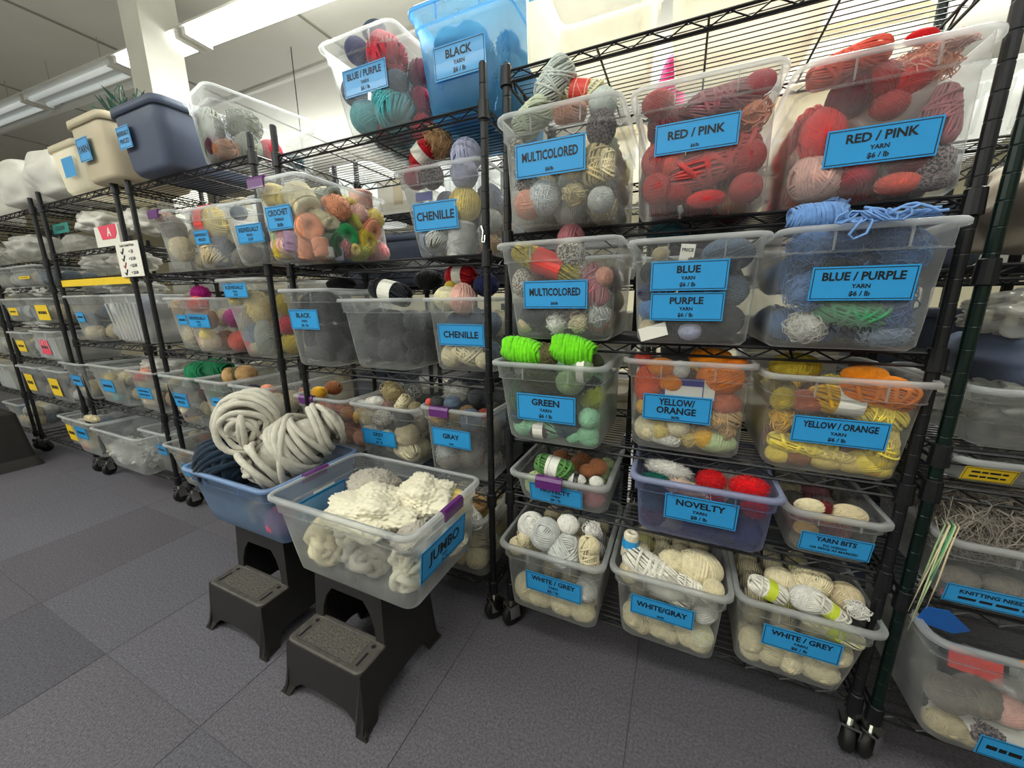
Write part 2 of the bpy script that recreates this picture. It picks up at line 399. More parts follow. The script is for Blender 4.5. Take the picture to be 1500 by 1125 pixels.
def yarn(kind, col, x, y, z, rx, rz, rot=0, lab='', binkey=None):
    me = R.choice(PROTO['T' if kind == 't' and rx > .042 else kind])
    o = bpy.data.objects.new(KN[kind][0], me); COL.objects.link(o)
    ry = min(rx, rz, .07)
    if kind in 'sc': ry = rz
    o.location = (x, y, z); o.scale = (rx, min(ry, .075), rz)
    if kind in 'bt' : # spin the winding, keep a near-round shape
        if abs(rx-rz)/max(rx, rz) < .12: o.rotation_euler = (R.uniform(0, 6), R.uniform(0, 6), R.uniform(0, 6))
        else: o.rotation_euler = (0, math.radians(rot), 0)
    elif kind == 'c': o.rotation_euler = (0, math.radians(rot if rot else R.choice((90, 80, 100, 0))), R.uniform(-.5, .5))
    else: o.rotation_euler = (R.uniform(-.1, .1), math.radians(rot), R.uniform(-.12, .12))
    o.color = rgba(col, .06)
    if col in ('skywhite', 'speckle', 'paleyellow', 'olive', 'mauvegrey', 'taupe'):
        if kind not in 'fc':
            o.material_slots[0].link = 'OBJECT'
            o.material_slots[0].material = MAT['var_dark' if col in ('speckle', 'mauvegrey') else 'var_yellow' if col in ('olive',) else 'var_white']
    if lab:
        b = bpy.data.objects.new('paper_band', BAND[lab]); COL.objects.link(b); b.parent = o
        tag(b, {'white': 'white printed paper band', 'red': 'red printed paper band', 'black': 'black paper band', 'yellowgreen': 'yellow-green printed paper band'}[lab])
    if col == 'bluecone':
        b = bpy.data.objects.new('paper_band', band_mesh('label_band', MAT['blue'], -.1, .5, 1.01)); COL.objects.link(b); b.parent = o; tag(b, 'blue paper band')
    o['category'] = {'c': 'thread cone'}.get(kind, 'yarn')
    if binkey: YARNS.setdefault(binkey, []).append((o, kind, col, z, x, lab))
    return o
ORD = ['first', 'second', 'third', 'fourth', 'fifth', 'sixth', 'seventh', 'eighth', 'ninth', 'tenth', 'eleventh', 'twelfth', 'thirteenth', 'fourteenth', 'fifteenth', 'sixteenth']
def label_yarns(key, zb, zr, short):
    items = YARNS.get(key, []); rows = {'top': [], 'upper': [], 'middle': [], 'bottom': []}
    for it in items:
        h = (it[3]-zb)/(zr-zb)
        rows['top' if h > .93 else 'upper' if h > .62 else 'middle' if h > .3 else 'bottom'].append(it)
    for rn, l in rows.items():
        l.sort(key=lambda i: i[4])
        cnt = {}
        for it in l: cnt.setdefault((it[2], it[1]), []).append(it)
        for (col, kind), ll in cnt.items():
            for i, it in enumerate(ll):
                pos = '' if len(ll) == 1 else ', %s from left,' % ORD[i]
                where = {'top': 'heaped atop', 'upper': 'high in', 'middle': 'midway up', 'bottom': 'low in'}[rn]
                bd = ' with %s band' % {'white': 'white', 'red': 'red', 'black': 'black', 'yellowgreen': 'yellow-green'}[it[5]] if it[5] else ''
                it[0]['label'] = '%s %s%s%s %s the %s' % (YN.get(col, col), KN[kind][1], bd, pos, where, short)
                it[0]['group'] = 'yarn in the ' + short
def fill(name, x0, x1, y0, y1, z0, z1, cols, r=.045, label=None, seed=1, dens=1):
    """tightly packed yarn too deep in a bin to tell apart"""
    rr = random.Random(seed); mb = MB(); mb.c = []
    nx = max(1, int((x1-x0)/(1.75*r))); ny = max(1, int((y1-y0)/(1.75*r))); nz = max(1, int((z1-z0)/(1.65*r)))
    for i in range(nx):
        for j in range(ny):
            for k in range(nz):
                if rr.random() > dens: continue
                if 0 < i < nx-1 and 0 < j < ny-1 and k < nz-1: continue
                c = Vector((x0 + (i+.5)*(x1-x0)/nx, y0 + (j+.5)*(y1-y0)/ny, z0 + r + k*(z1-z0-2*r)/max(1, nz-1) if nz > 1 else (z0+z1)/2))
                q = r*rr.uniform(.9, 1.12); M3 = rotm(rr); col = rgba(rr.choice(cols), .1); n0 = len(mb.v); K, H = 18, 12
                rings = []
                for a in range(1, H):
                    t = PI*a/H; ring = []
                    for b in range(K):
                        f = q*(1+.055*(1 if (a+b) % 2 else -1))
                        ring.append(c + M3 @ Vector((f*math.sin(t)*math.cos(2*PI*b/K)*1.12, f*math.sin(t)*math.sin(2*PI*b/K), f*math.cos(t)*.95)))
                    rings.append(ring)
                mb.rings(rings, True, True); mb.c += [col[:3]]*(len(mb.v)-n0)
    if not mb.v: return None
    o = mb.build(name, MAT['fill'], None, True)
    return tag(o, label, 'yarn', None, 'stuff')

# ------------------------------------------------------------------ room shell
def structure(name, mb, m, smooth=False):
    o = mb.build(name, m, None, smooth); o['kind'] = 'structure'; return o
floor = structure('floor', MB().box(-12, 7, -7, 6, -.02, -.0035), pbr('floor_slab', (112, 110, 113), .95))
tm = MB(); g = .0004; tm.hexa([(g, g, -.004), (.61-g, g, -.004), (g, .61-g, -.004), (.61-g, .61-g, -.004),
                              (g+.0012, g+.0012, 0), (.61-g-.0012, g+.0012, 0), (g+.0012, .61-g-.0012, 0), (.61-g-.0012, .61-g-.0012, 0)])
tme = tm.mesh('carpet_tile', MAT['carpet'])
for i in range(-11, 6):
    for j in range(-6, 3):
        x, y = -1.355 + .61*i, -.74 + .61*j
        # only tiles the picture can see
        o = link('carpet_tile', tme, floor, (x, y, 0)); k = R.uniform(.96, 1.05)
        if (i, j) in ((-1, -1),): k = .78
        if (i, j) in ((-2, 0), (-2, -1)): k = .85
        b = lin((101, 99, 106)); t = R.uniform(-.02, .02)
        o.color = (b[0]*k*(1+t), b[1]*k, b[2]*k*(1-t), 1)
structure('ceiling', MB().box(-12, 7, -7, 6, 3.46, 3.5), MAT['ceiling'])
structure('wall_back', MB().box(-12, 7, 6, 6.1, 0, 3.5), MAT['wall'])
structure('wall_front', MB().box(-12, 7, -7.1, -7, 0, 3.5), MAT['wall'])
structure('wall_left', MB().box(-12.1, -12, -7, 6, 0, 3.5), MAT['wall'])
structure('wall_right', MB().box(7, 7.1, -7, 6, 0, 3.5), MAT['wall'])
cm = MB(); cm.box(-3.26, -3.03, .56, .80, 0, 3.46)
structure('column', cm, MAT['column'])
# ceiling seams
for i, x in enumerate((-7.7, -5.9, -4.15, -2.35, -.55, 1.25)):
    structure('trim_%d' % (i+1), MB().box(x-.012, x+.012, -7, 6, 3.452, 3.462), MAT['wall'] if 0 else pbr('seam_%d' % i, (150, 147, 138), .9))
structure('trim_7', MB().box(-12, 7, 1.78, 1.82, 3.44, 3.462), MAT['fixture'])
def rowy(x, y0): return y0 + .057*(x+2)
def fixture(xa, xb, y0, lit, label, group, z=3.2):
    t = empty('ceiling_light', ((xa+xb)/2, rowy((xa+xb)/2, y0), z), LROT)
    h = (xb-xa)/2 - .01
    mb = MB(); mb.rings([[(x, -.11, .0), (x, -.06, .06), (x, .06, .06), (x, .11, .0), (x, .05, -.005), (x, -.05, -.005)] for x in (-h, h)], True, True)
    mb.build('housing', MAT['fixture'], t)
    for s in (-.055, .055):
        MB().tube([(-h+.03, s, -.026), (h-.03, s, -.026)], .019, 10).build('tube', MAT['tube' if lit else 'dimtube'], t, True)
    for s in (-h+.02, h-.02): MB().box(s-.02, s+.02, -.09, .09, -.045, 0).build('end_bracket', MAT['fixture'], t)
    for s in (-h*.6, h*.6): MB().tube([(s, 0, .06), (s, 0, 3.462-z)], .004, 5).build('hanger', MAT['chrome'], t)
    tag(t, label, 'ceiling light', group)
    return t
fixture(-3.76, -2.92, .87, True, 'lit fluorescent ceiling light beside the square column', 'lit ceiling tubes')
fixture(-2.90, -.45, .87, True, 'long lit fluorescent ceiling light above the top shelf bins', 'lit ceiling tubes')
fixture(-.43, 2.0, .87, True, 'lit fluorescent ceiling light over the widest signed bins', 'lit ceiling tubes')
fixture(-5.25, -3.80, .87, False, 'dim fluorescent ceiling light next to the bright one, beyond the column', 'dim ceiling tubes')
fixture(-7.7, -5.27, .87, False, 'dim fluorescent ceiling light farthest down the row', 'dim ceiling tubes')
for k, (a, y0) in enumerate(((-3.9, -1.52), (-1.4, -1.52), (1.1, -1.52))):
    fixture(a, a+2.4, y0, True, 'fluorescent ceiling light over the aisle, %s section' % ORD[k], 'aisle ceiling lights', 2.75)
# conduits on the ceiling
pp = MB().tube([(-9, .63, 3.19), (-3.5, .945, 3.19)], .028, 10)
for hx in (-7.5, -5.5, -3.9): pp.tube([(hx, .63+.0573*(hx+9), 3.2), (hx, .63+.0573*(hx+9), 3.462)], .006, 6)
tag(pp.build('conduit_pipe', MAT['fixture'], None, True), 'white pipe running below the ceiling beside the dim lights', 'pipe')
tag(MB().tube([(-2.75, 1.5, 3.455), (-2.75, 1.5, 2.0)], .004, 5).build('hanging_wire', MAT['black']), 'thin dark wire hanging from the ceiling right of the column', 'wire')

# ------------------------------------------------------------------ wire shelving
def shelf_mesh(w, d, nwire=17):
    mb = MB(); r = .0032
    for z in (0, -.029):
        rr_ = .0042
        mb.tube([(0, 0, z), (w, 0, z)], rr_, 5); mb.tube([(0, d, z), (w, d, z)], rr_, 5)
        mb.tube([(0, 0, z), (0, d, z)], rr_, 5); mb.tube([(w, 0, z), (w, d, z)], rr_, 5)
    for (p, q) in (((0, 0), (w, 0)), ((0, d), (w, d)), ((0, 0), (0, d)), ((w, 0), (w, d))):
        L = math.hypot(q[0]-p[0], q[1]-p[1]); n = max(4, int(L/.045)); n += n % 2
        pts = [(p[0]+(q[0]-p[0])*i/n, p[1]+(q[1]-p[1])*i/n, -.002 if i % 2 else -.027) for i in range(n+1)]
        mb.tube(pts, .0026, 4)
    for i in range(nwire):
        y = .018 + (d-.036)*i/(nwire-1); mb.tube([(0, y, .003), (w, y, .003)], .0017, 4, caps=False)
    for i in range(1, 4):
        x = w*i/4; mb.tube([(x, 0, -.004), (x, d, -.004)], r, 5); mb.tube([(x, 0, -.026), (x, .04, -.004)], r, 4)
    for x in (0, w):
        for y in (0, d): mb.lathe([(.0135, -.042), (.0195, -.04), (.0175, .012), (.0150, .014)], 12, 'z', (x, y, 0))
    return mb
def post_mesh(h):
    prof = [(.0125, .12)]; z = .16
    while z < h-.03: prof += [(.0127, z-.002), (.0118, z), (.0127, z+.002)]; z += .0254*2
    prof += [(.0127, h-.004), (.0105, h)]
    return MB().lathe(prof, 12)
cast = MB(); cast.tube([(0, 0, .085), (0, 0, .13)], .008, 8)
cast.box(-.024, .024, -.022, .022, .094, .102)
for s in (-.022, .022): cast.hexa([(s-.0015, -.018, .045), (s+.0015, -.018, .045), (s-.0015, .03, .04), (s+.0015, .03, .04), (s-.0015, -.022, .096), (s+.0015, -.022, .096), (s-.0015, .022, .096), (s+.0015, .022, .096)])
cast_me = cast.mesh('caster', MAT['chrome'])
wh = MB().lathe([(.018, -.014), (.04, -.014), (.0475, -.009), (.0475, .009), (.04, .014), (.018, .014)], 20, 'x'); wheel_me = wh.mesh('wheel', MAT['rubber'], True)
def unit(x0, x1, y0, y1, top, shelves, m, label, group='wire shelving units', front_h=None, casters=True):
    t = empty('wire_shelving_unit', (x0, y0, 0)); w, d = x1-x0, y1-y0
    pm = post_mesh(top).mesh('post', MAT[m]); sm = shelf_mesh(w, d).mesh('wire_shelf', MAT['black'])
    for x in (0, w):
        for y in (0, d):
            link('post', pm, t, (x, y, 0))
            if casters:
                c = link('caster', cast_me, t, (x, y, 0)); c.rotation_euler = (0, 0, R.uniform(-.9, .9))
                link('wheel', wheel_me, c, (0, .008, .0475))
    for z in shelves: link('wire_shelf', sm, t, (0, 0, z-.005))
    tag(t, label, 'shelving', group)
    return t
D = .43
unit(-.012, 1.060, 0, D, 1.975, (1.96, 1.502, 1.169, .837, .59, .192), 'black', 'black wire shelving unit holding the RED / PINK and YELLOW / ORANGE bins')
unit(-1.064, -.091, 0, D, 1.998, (1.888, 1.448, 1.015, .558, .17), 'black', 'black wire shelving unit holding the CHENILLE and BLACK bins')
unit(-2.274, -1.216, 0, D, 1.995, (1.918, 1.457, 1.019, .598, .17), 'black', 'black wire shelving unit under the dark slate blue tub')
uD = unit(-3.43, -2.427, 0, D, 2.02, (1.94, 1.63, 1.465, 1.04, .598, .17), 'black', 'black wire shelving unit with yellow tape on a shelf edge')
unit(-4.62, -3.58, 0, D, 2.0, (1.94, 1.6, 1.42, 1.15, .86, .53, .17), 'black', 'black wire shelving unit full of small yellow signed bins')
unit(-5.80, -4.76, 0, D, 2.0, (1.94, 1.6, 1.42, 1.15, .86, .53, .17), 'black', 'last black wire shelving unit, beyond the yellow signed bins')
unit(1.106, 2.15, 0, D, 2.2, (1.36, .945, .855, .545, .172), 'green', 'dark green post shelving unit next to the RED / PINK bins')
tp = MB().box(.05, .99, -.012, -.006, 1.41, 1.452); tag(tp.build('shelf_tape', MAT['yellow'], uD), 'yellow tape along the shelf edge')
# second row standing back to back
for k, (a, b, tp_, lab) in enumerate(((-4.62, -3.5, 1.8, 'rear black wire shelving unit beyond the column'), (-2.92, -1.86, 1.80, 'rear black wire shelving unit behind the slate blue tub'), (-1.80, -.76, 1.80, 'rear black wire shelving unit seen through the gap over the BLACK bins'),
                          (-.70, .34, 1.80, 'rear black wire shelving unit behind the CHENILLE bins'), (.40, 1.44, 1.80, 'rear black wire shelving unit holding white tubs behind the RED / PINK bins'), (1.50, 2.54, 1.8, 'rear black wire shelving unit behind the dark green posts'))):
    unit(a, b, .56, .99, tp_, (1.76, 1.38, 1.0, .58, .18), 'black', lab, 'rear shelving units')

# ------------------------------------------------------------------ bins
def rrect(x0, x1, y0, y1, z, r=.03, n=4):
    pts = []
    for cx, cy, a0 in ((x1-r, y1-r, 0), (x0+r, y1-r, 90), (x0+r, y0+r, 180), (x1-r, y0+r, 270)):
        for i in range(n+1):
            a = math.radians(a0 + 90*i/n); pts.append((cx + r*math.cos(a), cy + r*math.sin(a), z))
    return pts
TXT = {}
def text_geo(s):
    if s in TXT: return TXT[s]
    c = bpy.data.curves.new('t', 'FONT'); c.body = s; c.size = 1; c.align_x = 'CENTER'; c.align_y = 'CENTER'; c.resolution_u = 2; c.offset = .03
    o = bpy.data.objects.new('t', c); COL.objects.link(o)
    dg = bpy.context.evaluated_depsgraph_get(); me = bpy.data.meshes.new_from_object(o.evaluated_get(dg))
    v = [tuple(p.co) for p in me.vertices]; f = [tuple(p.vertices) for p in me.polygons]
    bpy.data.objects.remove(o); bpy.data.curves.remove(c); bpy.data.meshes.remove(me)
    xs = [p[0] for p in v] or [0]; w = max(xs)-min(xs) or 1; cx = (max(xs)+min(xs))/2
    TXT[s] = ([(p[0]-cx, p[1]) for p in v], f, w); return TXT[s]
def put_text(mb, s, cx, cz, h, maxw, y, slope=0):
    if not s: return
    if s[0] == '~': # writing too small to read in the photograph
        x = -maxw*.42
        for i, q in enumerate((.2, .14, .24, .12)):
            mb.box(cx+x, cx+x+maxw*q, y, y+.0006, cz-h*.32, cz+h*.32); x += maxw*(q+.04)
        return
    v, f, w = text_geo(s); k = h/.72; kx = min(k, maxw/w); n = len(mb.v)
    mb.v += [(cx + p[0]*kx, y - slope*(p[1]*k+cz), cz + p[1]*k) for p in v]; mb.f += [tuple(n+i for i in q) for q in f]
def sign(parent, x0, x1, z1, z0, lines, y, slope, m='blue', name='sign', rot=0, border=True):
    """printed card on a bin front; local x,z on the bin, y = front plane at height 0, slope = dy/dz outward"""
    w, h = x1-x0, z1-z0; mb = MB(); cx, cz = (x0+x1)/2, (z0+z1)/2
    mb.box(-w/2, w/2, -.0012, 0, -h/2, h/2)
    o = mb.build(name, MAT[m], parent); o.location = (cx, y - slope*cz - .0015, cz); o.rotation_euler = (math.atan(slope)*1, rot, 0)
    if border:
        b = MB(); t = h*.022; i = h*.045; yy = -.0016
        for q in ((-w/2+i, w/2-i, h/2-i-t, h/2-i), (-w/2+i, w/2-i, -h/2+i, -h/2+i+t), (-w/2+i, -w/2+i+t, -h/2+i, h/2-i), (w/2-i-t, w/2-i, -h/2+i, h/2-i)):
            b.box(q[0], q[1], yy, -.001, q[2], q[3])
        b.build('border', MAT['ink'], o)
    t = MB(); ls = lines; W_ = w*.85
    if not ls: pass
    elif len(ls) == 1: put_text(t, ls[0], 0, 0, h*.3, W_, -.0018)
    elif len(ls) == 2: put_text(t, ls[0], 0, h*.17, h*.2, W_, -.0018); put_text(t, ls[1], 0, -h*.17, h*.2, W_, -.0018)
    elif ls[0] == 'JUMBO': put_text(t, ls[0], 0, h*.06, h*.36, W_*.8, -.0018); put_text(t, ls[1], 0, -h*.22, h*.08, W_, -.0018); put_text(t, ls[2], 0, -h*.36, h*.08, W_, -.0018)
    elif ls[0] == 'YELLOW/': put_text(t, ls[0], 0, h*.22, h*.25, W_*.62, -.0018); put_text(t, ls[1], 0, -h*.1, h*.25, W_*.68, -.0018); put_text(t, ls[2], 0, -h*.35, h*.1, W_, -.0018)
    elif ls[1] == '': put_text(t, ls[0], 0, h*.08, h*.27, W_*.94, -.0018); put_text(t, ls[2], 0, -h*.32, h*.1, W_, -.0018)
    elif ls[0] == 'YARN BITS': put_text(t, ls[0], 0, h*.22, h*.24, W_*.66, -.0018); put_text(t, ls[1], 0, -h*.08, h*.12, W_*.6, -.0018); put_text(t, ls[2], 0, -h*.26, h*.12, W_*.8, -.0018)
    else:
        put_text(t, ls[0], 0, h*.2, h*.24, W_*.92, -.0018); put_text(t, ls[1], 0, -h*.08, h*.12, W_, -.0018); put_text(t, ls[2], 0, -h*.3, h*.14, W_, -.0018)
    if t.v: t.build('lettering', MAT['ink'], o)
    return o
def bin_(key, xr, Yf, zb, zr, depth, tint, signs, latch, label, yaw=0, lx=None, noshort=False, yin=.026):
    x0r, x1r, x0b, x1b = xr; cx = (x0r+x1r)/2
    root = empty('storage_bin', (cx, Yf, zb), yaw); h = zr-zb; L = .013
    a0, a1, b0, b1 = x0r-cx+L, x1r-cx-L, x0b-cx, x1b-cx
    y0, y1 = L, depth-L; st = min(.055, h*.25); rad = .032
    def lev(t, z, g=0): # t 0 bottom .. 1 top
        return rrect(b0+(a0+.006-b0)*t - g, b1+(a1-.006-b1)*t + g, y0+yin*(1-t)+.006 - g, y1-yin*(1-t)-.006 + g, z, rad)
    ts = (h-st)/h
    rg = [[(p[0]*.0 + (b0+b1)/2 + (p[0]-(b0+b1)/2)*.93, (p[1]-(y0+y1)/2)*.95+(y0+y1)/2, .0005) for p in lev(0, 0)], lev(0, .012), lev(.25, h*.25), lev(.5, h*.5), lev(ts, h-st), lev(ts, h-st+.004, .006), lev(1, h-.003, .006)]
    mb = MB(); mb.rings(rg, True, False)
    body = mb.build('body', MAT[{'clear': 'clear', 'ribbed': 'ribbed', 'milky': 'milky', 'violet': 'violet', 'blue': 'blue_t', 'bluegrey': 'bluegrey_t'}[tint]], root, True)
    rm = MAT[{'clear': 'rim', 'ribbed': 'rim', 'milky': 'rim', 'violet': 'rim_violet', 'blue': 'rim_blue', 'bluegrey': 'rim_bluegrey'}[tint]]
    q = MB()
    i_ = lev(1, h-.004, .006); o1 = rrect(x0r-cx, x1r-cx, 0, depth, h-.003, rad+.01); o2 = rrect(x0r-cx, x1r-cx, 0, depth, h-.013, rad+.01)
    i2 = lev(1, h+.001, .004); o0 = rrect(x0r-cx+.004, x1r-cx-.004, .004, depth-.004, h+.001, rad+.008); i3 = rrect(x0r-cx+.003, x1r-cx-.003, .003, depth-.003, h-.013, rad+.008)
    q.rings([i_, i2, o0, o1, o2, i3])
    q.build('rim', rm, root, True)
    # step line and short ribs under the rim
    q = MB(); q.rings([lev(ts, h-st, .001), lev(ts, h-st+.001, .0075), lev(ts, h-st+.0045, .0075)])
    fy = lambda z: y0 + yin*(1-z/h) - .001
    for fx in (.30, .72):
        x = a0 + (a1-a0)*fx; q.hexa([(x-.001, fy(h)-.007, h-st+.004), (x+.001, fy(h)-.007, h-st+.004), (x-.001, fy(h), h-st+.004), (x+.001, fy(h), h-st+.004),
                                  (x-.0015, fy(h)-.009, h-.008), (x+.0015, fy(h)-.009, h-.008), (x-.0015, fy(h), h-.008), (x+.0015, fy(h), h-.008)])
    if tint == 'ribbed':
        for i in range(9):
            x = b0+.02 + (b1-b0-.04)*i/8; x2 = a0+.03 + (a1-a0-.06)*i/8
            q.hexa([(x-.004, fy(.02)-.004, .02), (x+.004, fy(.02)-.004, .02), (x-.004, fy(.02)+.004, .02), (x+.004, fy(.02)+.004, .02), (x2-.004, fy(h-st)-.004, h-st), (x2+.004, fy(h-st)-.004, h-st), (x2-.004, fy(h-st)+.004, h-st), (x2+.004, fy(h-st)+.004, h-st)])
    q.build('rib', MAT['rim'] if tint == 'ribbed' else body.data.materials[0], root, False)
    slope = yin/h
    for (sx0, sx1, sz1, sz0, lines) in signs:
        d_ = .012 if sz1-zb > h-st else 0
        sign(root, sx0-cx, sx1-cx, sz1-zb, sz0-zb, lines, y0 + yin + .006 - (.003 if not d_ else .008), slope, 'yellow' if latch == 3 else 'blue', 'sign')
    if latch == 1:
        lw = .045 if lx is None else .045; cxl = (a0+a1)/2 if lx is None else lx
        q = MB(); q.rings([[(cxl+s*lw, .018, h+.001), (cxl+s*lw, .012, h+.007), (cxl+s*lw, -.003, h+.006), (cxl+s*lw, -.009, h-.004), (cxl+s*lw, -.007, h-.034), (cxl+s*lw, -.001, h-.034), (cxl+s*lw, -.002, h-.006), (cxl+s*lw, .014, h-.002)] for s in (-1, 1)], True, True)
        tag(q.build('latch', MAT['purple'], root), 'purple plastic latch')
    if latch == 2: tag(MB().box(-.10, -.04, -.002, .012, h-.004, h+.003).build('latch', MAT['orange'], root), 'orange mark on the rim')
    tag(root, label, 'storage bin', 'yarn storage bins')
    return root
